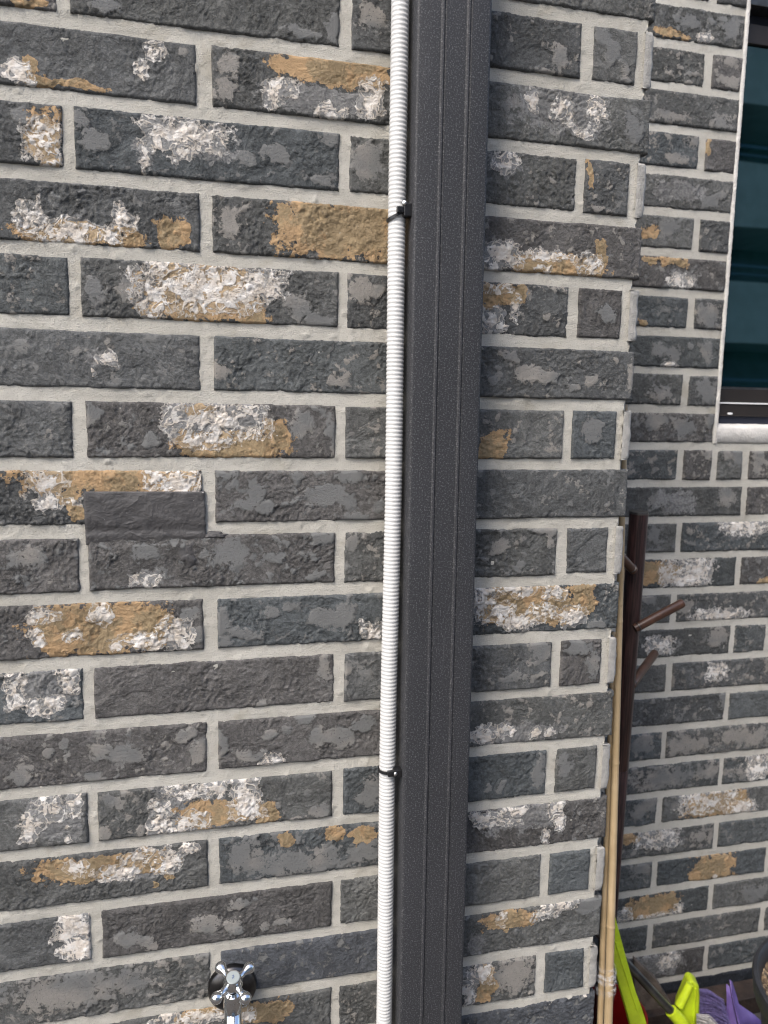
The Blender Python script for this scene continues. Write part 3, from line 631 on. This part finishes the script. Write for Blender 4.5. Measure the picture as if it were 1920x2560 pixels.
Fc = [(i * m + k, i * m + (k + 1) % m, (i + 1) * m + (k + 1) % m, (i + 1) * m + k) for i in range(len(zsn) - 1) for k in range(m)] + [tuple(range(m)), tuple(range(len(V) - 1, len(V) - m - 1, -1))]
mb = MB(); mb.add(V, Fc); mb.build('pipe_body', M['pipe'], pipe, True, auto=28)
b = MB()
for z in (.35, 1.93):
    cx = PT[0] + slope * (z - PT[2]); MB().box(cx - wpx - .02, cx + wpx + .02, -.0058, -.0040, z - .012, z + .012).build('wall_bracket', M['zinc'], pipe, False)

# ------------------------------------------------------------------ corrugated conduit
CY = -.031; CRAD = .0093
ctl = [(1001.0, 0), (999.3, 180), (994, 420), (990.5, 640), (987, 900), (983, 1240), (977.5, 1500), (971.5, 1760), (968.5, 1930), (964.5, 2200), (959.5, 2560)]
cp = [at(x, y, CY) for x, y in ctl]
cz = np.array([p[2] for p in cp]); cxv = np.array([p[0] for p in cp])
def cond_x(z): return np.interp(z, cz[::-1], cxv[::-1])
cond = thing('conduit', (.45, CY, 0.0), 'white corrugated plastic conduit running down beside the charcoal downpipe', 'conduit')
zz = np.arange(.05, 1.98, .00108); ph = np.arange(len(zz)) % 4
rad = CRAD - np.where(ph == 0, .0008, np.where(ph == 1, .00018, np.where(ph == 2, 0, .00022)))
ang = np.linspace(0, 2 * np.pi, 21)
cxx = np.array([cond_x(z) for z in zz]); k = np.ones(121) / 121; cxx = np.convolve(np.pad(cxx, 60, mode='edge'), k, 'valid')
PC = np.zeros((len(zz), 21, 3)); PC[..., 0] = cxx[:, None] + rad[:, None] * np.cos(ang); PC[..., 1] = CY + .0012 * np.sin(zz * 9)[:, None] - rad[:, None] * np.sin(ang); PC[..., 2] = zz[:, None]
link('conduit_tube', grid_mesh('conduit_tube', PC[:, ::-1] - np.array([.45, CY, 0])), M['conduit'], cond)

# ------------------------------------------------------------------ cable ties
def cable_tie(strap_px, head_px, screw_px, mount_px, tilt, label):
    c = at(*strap_px, CY - CRAD); cx = float(cond_x(c[2])); z = c[2]
    t = thing('cable_tie', (cx, CY, z), label, 'cable tie', 'cable ties on the conduit')
    V = []; Fc = []; n = 40
    for i in range(n):
        a = 2 * math.pi * i / n; x = cx + (CRAD + .0004) * math.cos(a); y = CY - (CRAD + .0004) * math.sin(a); dz = math.tan(tilt) * (x - cx)
        for (ro, hz) in ((0, -.0016), (.0011, -.0016), (.0011, .0016), (0, .0016)):
            V.append((x + ro * math.cos(a), y - ro * math.sin(a), z + dz + hz))
    for i in range(n):
        for k in range(4): Fc.append((i * 4 + k, i * 4 + (k + 1) % 4, ((i + 1) % n) * 4 + (k + 1) % 4, ((i + 1) % n) * 4 + k))
    MB().add(V, Fc).build('strap', M['black'], t)
    h = at(*head_px, CY - CRAD - .002)
    hb = MB().box(h[0] - .0034, h[0] + .0034, CY - CRAD - .0042, CY - CRAD + .001, h[2] - .0030, h[2] + .0030).build('locking_head', M['black'], t, False, .0006)
    MB().box(h[0] - .0015, h[0] + .0012, CY - CRAD - .0050, CY - CRAD - .0040, h[2] - .0012, h[2] + .0016).build('pawl', M['black'], hb, False)
    m_ = at(*mount_px, CY - .008); px = PT[0] + slope * (m_[2] - PT[2]) - wpx
    mo = MB().box(cx + .004, px + .0006, CY - .013, CY - .002, min(z, m_[2]) - .003, max(z, m_[2]) + .0042).build('screw_mount', M['black'], t, False, .0012)
    s = at(*screw_px, CY - .012)
    b = MB().lathe([(.0001, .0016), (.0016, .0015), (.0026, .0008), (.0029, 0), (.0029, -.0006), (.0014, -.0008), (.0014, -.006)], s, (-.45, -.75, .25), 18)
    b.build('screw', M['zinc'], t)
g1 = lambda x, y: (900 + x * .205, 440 + y * .205)
g2 = lambda x, y: (880 + x * .1447, 1860 + y * .1447)
cable_tie(g1(440, 455), g1(490, 410), g1(540, 325), g1(588, 390), math.radians(30), 'black cable tie slanting round the white conduit, upper one with bright screw')
cable_tie(g2(600, 505), g2(668, 512), g2(740, 512), g2(800, 500), math.radians(0), 'black cable tie lying level round the white conduit, lower one')

# ------------------------------------------------------------------ grey film patch over the bricks
pc_ = [cat(3, x, y, -.004) for x, y in ((358, 155), (884, 155), (892, 372), (368, 388))]
nx, nz = 200, 84; U, Vv = np.meshgrid(np.linspace(0, 1, nx), np.linspace(0, 1, nz))
X = (pc_[0][0] * (1 - U) + pc_[1][0] * U) * (1 - Vv) + (pc_[3][0] * (1 - U) + pc_[2][0] * U) * Vv
Z = (pc_[0][2] * (1 - U) + pc_[1][2] * U) * (1 - Vv) + (pc_[3][2] * (1 - U) + pc_[2][2] * U) * Vv
zj = zrow(7) - H1 - .0065
dip = np.exp(-((Z - zj) / .0055) ** 2) * .0013
hh = .0013 - sstep(.80, 1.0, Vv) * .0017 + fbm(X * 45, Z * 70, 77, 4) * .0007 + (1 - np.abs(fbm(X * 22, Z * 50, 78, 3)) * 2.2).clip(0, 1) ** 6 * .0007 * sstep(-.1, .4, fbm(X * 20, Z * 20, 91, 2)) - dip
ed = np.minimum(np.minimum(U * .10, (1 - U) * .10), np.minimum(Vv * .045, (1 - Vv) * .045)); hh = hh - np.clip(1 - ed / .0022, 0, 1) ** 2 * .0007
wob = fbm(X * 0 + 3, Z * 90, 79, 3) * .0012
P = np.stack([X + wob * (U > .97), -hh, Z + fbm(X * 60, Z * 0, 80, 3) * .0006 * (Vv > .97)], -1)
Q = np.pad(P, ((1, 1), (1, 1), (0, 0)), mode='edge'); Q[0, :, 1] = Q[-1, :, 1] = .002; Q[:, 0, 1] = Q[:, -1, 1] = .002
pc0 = Q.reshape(-1, 3).mean(0)
po = thing('sealing_patch', tuple(pc0), 'dark grey wrinkled film patch stuck across two brick courses at left', 'patch')
link('film', grid_mesh('film', (Q - pc0)[::-1]), M['patch'], po)
def blob(cx, cy, rx, ry, seed):
    c = cat(3, cx, cy, -.003); a = cat(3, cx + rx, cy, -.003)[0] - c[0]; b_ = c[2] - cat(3, cx, cy + ry, -.003)[2]
    n, m = 48, 14; P = np.zeros((m, n + 1, 3))
    for i in range(m):
        q = i / (m - 1)
        for k in range(n + 1):
            t = 2 * math.pi * (k % n) / n; rr = (1 + .16 * math.sin(3 * t + seed) + .08 * math.sin(7 * t)) * q
            P[i, k] = (c[0] + a * rr * math.cos(t), 0, c[2] + b_ * rr * math.sin(t))
    rad_ = np.linspace(0, 1, m)[:, None]
    P[..., 1] = -.0016 - fbm(P[..., 0] * 140, P[..., 2] * 140, seed, 3) * .0009 + (rad_ ** 4) * .0035
    link('putty_dab', grid_mesh('putty_dab', P - pc0), M['patch'], po)
blob(815, 425, 50, 62, 5); blob(930, 345, 55, 16, 9)

# ------------------------------------------------------------------ tap
Yh = -.062
hc = cat(4, 1007, 1306, Yh)                      # centre of the cross handle
ax = Vector((0, -math.sin(math.radians(17)), math.cos(math.radians(17))))
ux = Vector((1, 0, 0)); uy = ax.cross(ux)
hv = Vector(hc)
tap = thing('tap', (hc[0], -.004, hc[2] - .04), 'chrome wall tap with four-ball cross handle at the bottom of the near wall', 'tap')
wallc = cat(4, 1004, 1335, -.006)
b = MB().lathe([(.0001, .0095), (.012, .0093), (.019, .0082), (.0250, .0048), (.0272, .0026), (.0278, .001), (.0276, -.006)], (wallc[0], -.004, wallc[2]), (0, -1, 0), 48)
b.build('wall_flange', M['chrome_dark'], tap)
vb = hv - ax * .030                              # valve body centre
b = MB().tube([(wallc[0], -.008, wallc[2]), (wallc[0], -.03, vb.z - .004), (vb.x, vb.y + .004, vb.z - .006)], [.0095, .0095, .0095], 24)
b.build('inlet_pipe', M['chrome'], tap)
b = MB().lathe([(.0052, .000), (.0060, -.0012), (.0085, -.0025), (.0098, -.006), (.0100, -.009), (.0090, -.0105), (.0088, -.012), (.0100, -.0145), (.0104, -.022), (.0098, -.030), (.0092, -.036)], hv - ax * .0135, ax, 32)
b.build('bonnet', M['chrome'], tap)
b = MB().lathe([(.0040, 0), (.0040, .009)], hv - ax * .0140, ax, 20); b.build('spindle', M['chrome_dark'], tap)
sp = [vb - ax * .012, vb - ax * .022 + Vector((0, -.004, 0)), vb + Vector((0, -.018, -.036)), vb + Vector((0, -.022, -.058)), vb + Vector((0, -.022, -.075))]
MB().tube(sp, [.0096, .0094, .0088, .0088, .0094], 24).build('spout', M['chrome'], tap)
b = MB().lathe([(.0055, -.0065), (.0088, -.0055), (.0105, -.002), (.0102, .0022), (.0090, .0054), (.0086, .0074), (.0082, .0080), (.0002, .0080)], hv, ax, 32)
arms = [(-39, -47), (65, -40), (-62, 40), (38, 48)]
for (dx, dy) in arms:
    # direction of each arm in the handle plane
    a_ = math.atan2(-dy / .80, dx); d = ux * math.cos(a_) + uy * math.sin(a_); L = .0192
    pts = [hv + d * q for q in (.005, .011, .0150, .0172, .0195, .0225, .0255, .0277, .0290)]
    b.tube(pts, [.0048, .0037, .0034, .0041, .0055, .0064, .0059, .0041, .0010], 18)
hd = b.build('cross_handle', M['chrome'], tap)
cp_ = MB().lathe([(.0072, 0), (.0072, .0006), (.0067, .0011), (.0001, .0012)], hv + ax * .0079, ax, 28).build('index_cap', M['cap'], hd)
b = MB(); o_ = hv + ax * .0092
for (x0, y0, x1, y1) in ((-.0012, .0016, .0010, .0014), (.0004, .0022, -.0002, -.0002), (-.0014, -.0004, .0013, -.0002), (-.0004, -.0008, -.0010, -.0022), (.0002, -.0008, .0010, -.0020)):
    b.tube([o_ + ux * x0 + uy * y0, o_ + ux * x1 + uy * y1], .00022, 6)
b.build('index_mark', M['blue'], hd)

# ------------------------------------------------------------------ coat stand leaning in the gap
Yc0, Yc1 = .25, .30
T = Vector(at(1597.5, 1279, Yc0)); B1 = Vector(at(1523, 2263, Yc1)); ddir = (B1 - T).normalized()
Lp = (T.z - .004) / -ddir.z; Bt = T + ddir * Lp
stand = thing('coat_stand', tuple(Bt), 'dark brown wooden coat stand pole with angled pegs leaning beside the corner', 'coat stand')
R_ = .0148; n = 40
def oriented(name, prof, mat, parent):
    """a pole whose local z runs along the pole, for grain along it"""
    b = MB().lathe(prof, (0, 0, 0), (0, 0, 1), 28)
    o = obj(name, b.v, b.f, mat, parent); o.rotation_mode = 'QUATERNION'; o.rotation_quaternion = (-ddir).to_track_quat('Z', 'Y'); 
    import bmesh
    bm = bmesh.new(); bm.from_mesh(o.data); bmesh.ops.recalc_face_normals(bm, faces=bm.faces)
    for e in bm.edges:
        if len(e.link_faces) == 2 and e.calc_face_angle(0) > .7: e.smooth = False
    bm.to_mesh(o.data); bm.free(); return o
Lj = Lp - (T - Vector(at(1575, 1920, .277))).length
oriented('lower_pole', [(R_ * .96, 0), (R_, .002), (R_, Lj - .0012), (R_ * .95, Lj)], M['wood'], stand)
oriented('upper_pole', [(R_ * .95, Lj), (R_, Lj + .0012), (R_, Lp - .004), (R_ * .97, Lp - .001), (R_ * .9, Lp)], M['wood'], stand)
oriented('end_cap', [(R_ * .995, Lp - .003), (R_ * 1.02, Lp - .0015), (R_ * .99, Lp + .0008), (R_ * .85, Lp + .0012), (.0001, Lp + .0010)], M['tube'], stand)
def peg(a, b_, ya, yb, r=.0074):
    A = Vector(cat(7, *a, ya)); Bp = Vector(cat(7, *b_, yb)); d = (Bp - A).normalized()
    k = MB().tube([A - d * .006, A, Bp - d * .004, Bp - d * .0015, Bp - d * .0003, Bp], [r, r, r, r * .85, r * .5, r * .1], 20).build('peg', M['peg'], stand)
    MB().lathe([(r * 1.02, -.0005), (r * 1.10, .0002), (r * 1.10, .0010), (r * 1.0, .0014)], A + d * .0008, d, 24).build('collar', M['tube'], k)
peg((1070, 486), (1002, 412), .238, .215)
peg((1096, 738), (1296, 632), .246, .235)
peg((1072, 985), (1172, 850), .268, .36)

# ------------------------------------------------------------------ bamboo canes tied together
def cane(pts_px, X, rad, nodes, label):
    top, bot = pts_px
    A = Vector(atX(*top, X)); Bm = Vector(atX(*bot, X + .006)); d = (Bm - A).normalized(); L = (A.z - .003) / -d.z; E = A + d * L
    t = thing('bamboo_cane', tuple(E), label, 'bamboo cane', 'bamboo canes by the corner')
    prof = []; N = 160
    nz_ = [L * q for q in nodes]
    hs = sorted(set([L * i / N for i in range(N + 1)] + [z + o for z in nz_ for o in (-.004, -.0015, 0, .0012, .003)]))
    for h in hs:
        r = rad[0] + (rad[1] - rad[0]) * h / L
        for z in nz_:
            if abs(h - z) < .0011: r *= 1.13
            elif abs(h - z) < .002: r *= 1.05
        prof.append((r, h))
    b = MB().lathe(prof, (0, 0, 0), (0, 0, 1), 20); o = obj('culm', b.v, b.f, M['bamboo'], t); o.rotation_mode = 'QUATERNION'; o.rotation_quaternion = (-d).to_track_quat('Z', 'Y')
    return E, -d, L
E1, d1, L1 = cane((c2(6, 1042, 712), c2(8, 969, 1300)), .7640, (.0067, .0036), (.12, .245, .45, .63, .78, .9), 'thicker straw-coloured bamboo cane standing right of its thinner twin')
E2, d2, L2 = cane((c2(7, 992, 760), c2(8, 934, 1300)), .7600, (.0055, .0030), (.16, .40, .58, .75, .9), 'thinner bamboo cane squeezed between the wall corner and the thicker cane')
# tape round both
tc = Vector(cat(8, 952, 1185, (E1.y + E2.y) / 2 + .01))
def on(E, d, z): return E + d * ((z - E.z) / d.z)
tapeT = thing('packing_tape', (tc.x, tc.y, tc.z), 'clear shiny tape wound round the two bamboo canes', 'tape')
def wind(z0, z1, turns, wdt, pad, name, phase=0):
    V = []; Fc = []; N = int(turns * 36)
    for i in range(N + 1):
        a = 2 * math.pi * i / 36 + phase; z = z0 + (z1 - z0) * i / N + .0025 * math.sin(a + 1)
        p1 = on(E1, d1, z); p2 = on(E2, d2, z); c = (p1 + p2) / 2; hl = (p1 - p2).length / 2 + .0078 + pad + .0012 * math.sin(5.3 * i / 36 + i * .9)
        u = (p1 - p2); u.z = 0; u.normalize(); v = Vector((-u.y, u.x, 0)); q = c + u * hl * math.cos(a) + v * (.0085 + pad) * math.sin(a)
        V += [q + Vector((0, 0, -wdt)), q + Vector((0, 0, wdt))]
        if i: Fc.append((2 * i - 2, 2 * i - 1, 2 * i + 1, 2 * i))
    ob = MB().add(V, Fc).build(name, M['tape'], tapeT)
    md = ob.modifiers.new('thick', 'SOLIDIFY'); md.thickness = .0002
zt_ = cat(8, 955, 1140, E1.y)[2]; zb_ = cat(8, 955, 1225, E1.y)[2]
wind(zb_, zt_, 3.2, .0032, 0.0, 'tape_band'); wind(zb_ - .02, zt_ - .004, 2.1, .0045, .0012, 'tape_band', 1.0); wind(zb_ + .006, zb_ + .011, 1.0, .0016, .0022, 'tape_band', .4)

# ------------------------------------------------------------------ things on the floor of the corner
# red bucket
bz = cat(8, 1020, 1240, .33); bc = Vector((bz[0] - .035, .33, 0.0))
bucket = thing('bucket', tuple(bc), 'red plastic bucket half hidden behind the bamboo canes', 'bucket')
br, bh = .076, bz[2]
MB().lathe([(.0001, .004), (br * .74, .004), (br * .76, .0), (br * .78, .01), (br, bh - .012), (br * 1.05, bh - .010), (br * 1.05, bh), (br * 1.0, bh), (br * .97, bh - .012), (br * .74, .012), (.0001, .012)], bc, (0, 0, 1), 40, False).build('bucket_body', M['red'], bucket)
# dusty board
bd = [cat(8, x, y, .40) for x, y in ((1085, 1040), (1180, 1128), (1252, 1245), (1262, 1360), (1130, 1400), (1085, 1200))]
board = thing('scrap_board', (bd[3][0], .40, max(.0, 0.0)), 'dusty brown scrap board leaning behind the broom handle', 'board')
lo = min(p[2] for p in bd)
bd = [Vector((p[0], .40 + .02 * (p[2] - lo), max(p[2], .003))) for p in bd]
MB().prism(bd, (.004, .012, 0)).build('board_panel', M['board'], board, False, .001)
# lime dustpan with upright handle
def ribbon(name, px, Ys, wid, thick, mat, parent, crown=.35):
    """bar with a rounded section through points given by pixels and depths"""
    pts = [Vector(cat(8, x, y, Y)) for (x, y), Y in zip(px, Ys)]; V = []; n = 12
    for i, p in enumerate(pts):
        t = (pts[min(i + 1, len(pts) - 1)] - pts[max(i - 1, 0)]).normalized(); v = Vector((0, 1, 0)); v = (v - t * v.dot(t)).normalized(); u = t.cross(v)
        for k in range(n):
            a = 2 * math.pi * k / n; cu = math.copysign(abs(math.cos(a)) ** .5, math.cos(a)); cv = math.copysign(abs(math.sin(a)) ** .5, math.sin(a))
            V.append(p + u * wid[i] * cu + v * thick * cv)
    m = len(pts); Fc = [(i * n + k, i * n + (k + 1) % n, (i + 1) * n + (k + 1) % n, (i + 1) * n + k) for i in range(m - 1) for k in range(n)] + [tuple(range(n)), tuple((m - 1) * n + k for k in range(n))]
    return MB().add(V, Fc).build(name, mat, parent)
g0 = cat(8, 1110, 1330, .22)
pan = thing('dustpan', (g0[0], .22, 0.0), 'lime green dustpan handle rising behind the bamboo canes', 'dustpan')
ribbon('handle', [(968, 850), (990, 945), (1012, 1030), (1035, 1110), (1055, 1180), (1078, 1250), (1098, 1320), (1118, 1400)], [.20, .205, .21, .215, .22, .225, .23, .235], [.011, .0125, .013, .013, .013, .0145, .0155, .016], .006, M['lime'], pan)
ribbon('handle_rib', [(1000, 960), (1024, 1040), (1050, 1120), (1072, 1190), (1094, 1255)], [.198, .203, .208, .213, .218], [.0012] * 5, .0012, M['lime'], pan)
pe = Vector(cat(8, 1118, 1400, .235))
V = [(pe.x - .10, pe.y - .05, .004), (pe.x + .02, pe.y - .05, .004), (pe.x + .05, pe.y + .08, .004), (pe.x - .07, pe.y + .08, .004)]
b = MB().prism([Vector(v) for v in V], (0, 0, .004)); b.prism([Vector((pe.x - .016, pe.y, .008)), Vector((pe.x + .016, pe.y, .008)), Vector((pe.x + .014, pe.y, pe.z)), Vector((pe.x - .014, pe.y, pe.z))], (0, .012, 0))
b.build('tray', M['lime'], pan, False, .001)
# broom: steel tube handle, lime socket and block, purple bristles
s0 = Vector(cat(8, 1250, 1268, .27)); s1 = Vector(cat(8, 1000, 1000, .30)); sdv = (s0 - s1).normalized()
broom = thing('broom', (s0.x + .03, s0.y, 0.0), 'broom with dark steel tube, lime green socket and purple bristles on the floor', 'broom')
MB().tube([s1 - sdv * .10, s1, s0 - sdv * .004], [.0078, .0078, .0078], 20).build('tube_handle', M['tube'], broom)
se = Vector(cat(8, 1300, 1340, .265))
MB().tube([s0 - sdv * .008, s0 - sdv * .0075, s0 + sdv * .006, s0 + sdv * .02, se, se + Vector((.012, 0, -.02))], [.0088, .0112, .0116, .0120, .0135, .0140], 22).build('socket', M['lime'], broom)
hp = [cat(8, x, y, .285) for x, y in ((1318, 1134), (1335, 1128), (1362, 1150), (1366, 1200), (1362, 1340), (1290, 1400), (1262, 1340), (1275, 1240))]
hp = [Vector((p[0], p[1], max(p[2], .004))) for p in hp]
blk = MB().prism(hp, (.012, .030, -.004)).build('brush_block', M['lime'], broom, True, .004, 30)
ra, rb = Vector(cat(8, 1322, 1140, .2815)), Vector(cat(8, 1275, 1235, .2815))
MB().tube([ra, rb], [.0075, .0085], 14).build('moulded_ridge', M['lime'], broom)
ra, rb = Vector(cat(8, 1345, 1160, .283)), Vector(cat(8, 1338, 1330, .283))
MB().tube([ra, rb], [.0018, .0018], 10).build('moulded_ridge', M['lime'], broom)
def bristles(name, mat, n, a0, a1, e0, e1, ya, yb, r, seed):
    rng = random.Random(seed); V = []; Fc = []
    for i in range(n):
        q = rng.random(); A = Vector(cat(8, a0[0] + (a1[0] - a0[0]) * q, a0[1] + (a1[1] - a0[1]) * q, ya + rng.uniform(-.012, .012)))
        q2 = min(1, max(0, q + rng.uniform(-.12, .12))); Eb = Vector(cat(8, e0[0] + (e1[0] - e0[0]) * q2 + rng.uniform(-14, 14), e0[1] + (e1[1] - e0[1]) * q2 + rng.uniform(-10, 10), yb + rng.uniform(-.02, .02)))
        Eb.z = max(Eb.z, .004); A.z = max(A.z, .006); md = (A + Eb) / 2 + Vector((rng.uniform(-.004, .004), rng.uniform(-.004, .004), .006 + rng.uniform(0, .004)))
        for P_ in (A, md, Eb):
            V += [P_ + Vector((0, -r, -r * .5)), P_ + Vector((0, r, -r * .5)), P_ + Vector((0, 0, r))]
        k = len(V) - 9
        for s_ in (0, 3):
            for m_ in range(3): Fc.append((k + s_ + m_, k + s_ + (m_ + 1) % 3, k + s_ + 3 + (m_ + 1) % 3, k + s_ + 3 + m_))
    o = MB().add(V, Fc).build(name, mat, broom); o['kind'] = 'stuff'; return o
bristles('bristles', M['bristle'], 700, (1345, 1160), (1352, 1310), (1455, 1215), (1490, 1330), .300, .330, .00042, 3)
bristles('pale_bristles', M['bristle_pale'], 260, (1350, 1268), (1350, 1330), (1440, 1330), (1430, 1390), .270, .275, .0005, 4)
# purple dustpan seen edge on
pd0 = cat(8, 1520, 1300, .335)
pp = thing('dustpan', (pd0[0], .335, 0.0), 'purple plastic dustpan standing on edge between broom and black pot', 'dustpan')
def sheet(name, L, Rr, mat, parent, thick):
    """sheet lofted between two pixel polylines"""
    P = np.array([[np.array(cat(8, *l, yl)) * (1 - q) + np.array(cat(8, *r_, yr)) * q for q in np.linspace(0, 1, 9)] for (l, yl), (r_, yr) in zip(L, Rr)])
    P[..., 2] = np.maximum(P[..., 2], .004); P[..., 1] += (np.sin(np.linspace(0, math.pi, 9)) * .004)[None, :]
    o0 = np.array(parent.location); o = link(name, grid_mesh(name, P - o0), mat, parent); md = o.modifiers.new('thick', 'SOLIDIFY'); md.thickness = thick; return o
sheet('side_wall', [((1479, 1143), .330), ((1480, 1200), .330), ((1480, 1260), .330), ((1478, 1330), .330), ((1476, 1400), .330)],
      [((1492, 1150), .325), ((1502, 1200), .325), ((1514, 1260), .325), ((1530, 1330), .325), ((1540, 1400), .325)], M['purple'], pp, .0022)
sheet('back_wall', [((1494, 1127), .345), ((1500, 1180), .343), ((1512, 1240), .34), ((1526, 1300), .335), ((1540, 1400), .33)],
      [((1500, 1130), .37), ((1516, 1180), .368), ((1530, 1228), .366), ((1600, 1275), .36), ((1640, 1400), .35)], M['purple'], pp, .0022)
# timber offcut at the foot of the far wall
dk = thing('timber_offcut', (1.25, .40, 0), 'wet brown timber offcut lying at the foot of the far wall', 'timber')
MB().box(1.06, 1.62, .385, .432, .002, .040).build('plank', M['deck'], dk, False, .002)
# black plant pot with bark
rimL = Vector(atZ(*c2(8, 1591, 1045), .300)); pr = .185
_d = rimL - Vector(CAM); _d.z = 0; _d.normalize(); pc2 = Vector((rimL.x + pr * _d.y, rimL.y - pr * _d.x, 0))
pot = thing('plant_pot', tuple(pc2), 'black plastic plant pot filled with pale bark at the right edge', 'plant pot')
ph_ = .300
MB().lathe([(.0001, .003), (pr * .70, .003), (pr * .74, .006), (pr * .93, ph_ - .035), (pr * .98, ph_ - .033), (pr, ph_ - .004), (pr * .99, ph_), (pr * .96, ph_ + .001), (pr * .935, ph_ - .004), (pr * .90, ph_ - .05), (pr * .60, ph_ - .06)], pc2, (0, 0, 1), 56, False).build('pot_shell', M['pot'], pot)
n = 60; xs_ = np.linspace(-1, 1, n); XX, YY = np.meshgrid(xs_, xs_); rr_ = np.maximum(np.abs(XX), np.abs(YY)); nr = np.sqrt(XX ** 2 + YY ** 2) + 1e-9
XX, YY = XX / nr * rr_ * pr * .915, YY / nr * rr_ * pr * .915
SP = np.stack([XX, YY, ph_ - .030 + fbm(XX * 40, YY * 40, 5, 3) * .010], -1)
link('soil', grid_mesh('soil', SP), M['soil'], pot)
rng = random.Random(5); b = MB()
for i in range(420):
    a = rng.uniform(0, 6.28); q = pr * .86 * math.sqrt(rng.random()); s = rng.uniform(.003, .008)
    c = Vector((pc2.x + q * math.cos(a), pc2.y + q * math.sin(a), ph_ - .022 + rng.uniform(-.004, .010)))
    Rm = Matrix.Rotation(rng.uniform(0, 6), 3, 'Z') @ Matrix.Rotation(rng.uniform(-.7, .7), 3, 'X')
    vs = [c + Rm @ Vector((x * s * rng.uniform(.8, 1.4), y * s * rng.uniform(.4, .9), z * s * .35)) for x in (-1, 1) for y in (-1, 1) for z in (-1, 1)]
    b.add(vs, [(0, 1, 3, 2), (4, 6, 7, 5), (0, 4, 5, 1), (2, 3, 7, 6), (0, 2, 6, 4), (1, 5, 7, 3)])
o = b.build('bark_chips', M['soil'], pot, False); o['kind'] = 'stuff'

# ------------------------------------------------------------------ building across the yard (seen mirrored in the pane and the chrome)
ab = thing('apartment_building', (6, -13, 0), 'pale building with balconies across the yard, mirrored in the window pane', 'building')
for fl in range(5):                                                     # deep open balconies: solid parapet, recess, posts, rail
    z0 = fl * 2.45 + .35
    MB().box(-6, 26, -13.2, -13.0, z0, z0 + 1.30).build('parapet', M['facade'], ab, False)
    sb = MB().box(-6, 26, -15, -13.2, z0, z0 + .18).build('balcony_slab', M['facade'], ab, False)
    MB().box(-6, 26, -15.2, -15.0, z0 - .2, z0 + 2.45).build('recess_wall', M['facade_upper'], ab, False)
    for k in range(12): MB().box(-5.2 + k * 2.6, -5.0 + k * 2.6, -13.25, -13.02, z0 + 1.3, z0 + 2.45).build('post', M['facade_dark'], ab, False)
    MB().box(-6, 26, -13.12, -13.06, z0 + 1.62, z0 + 1.68).build('rail', M['facade_blue'], ab, False)
    MB().box(-6, 26, -13.12, -13.06, z0 + 1.45, z0 + 1.49).build('rail', M['facade_blue'], ab, False)
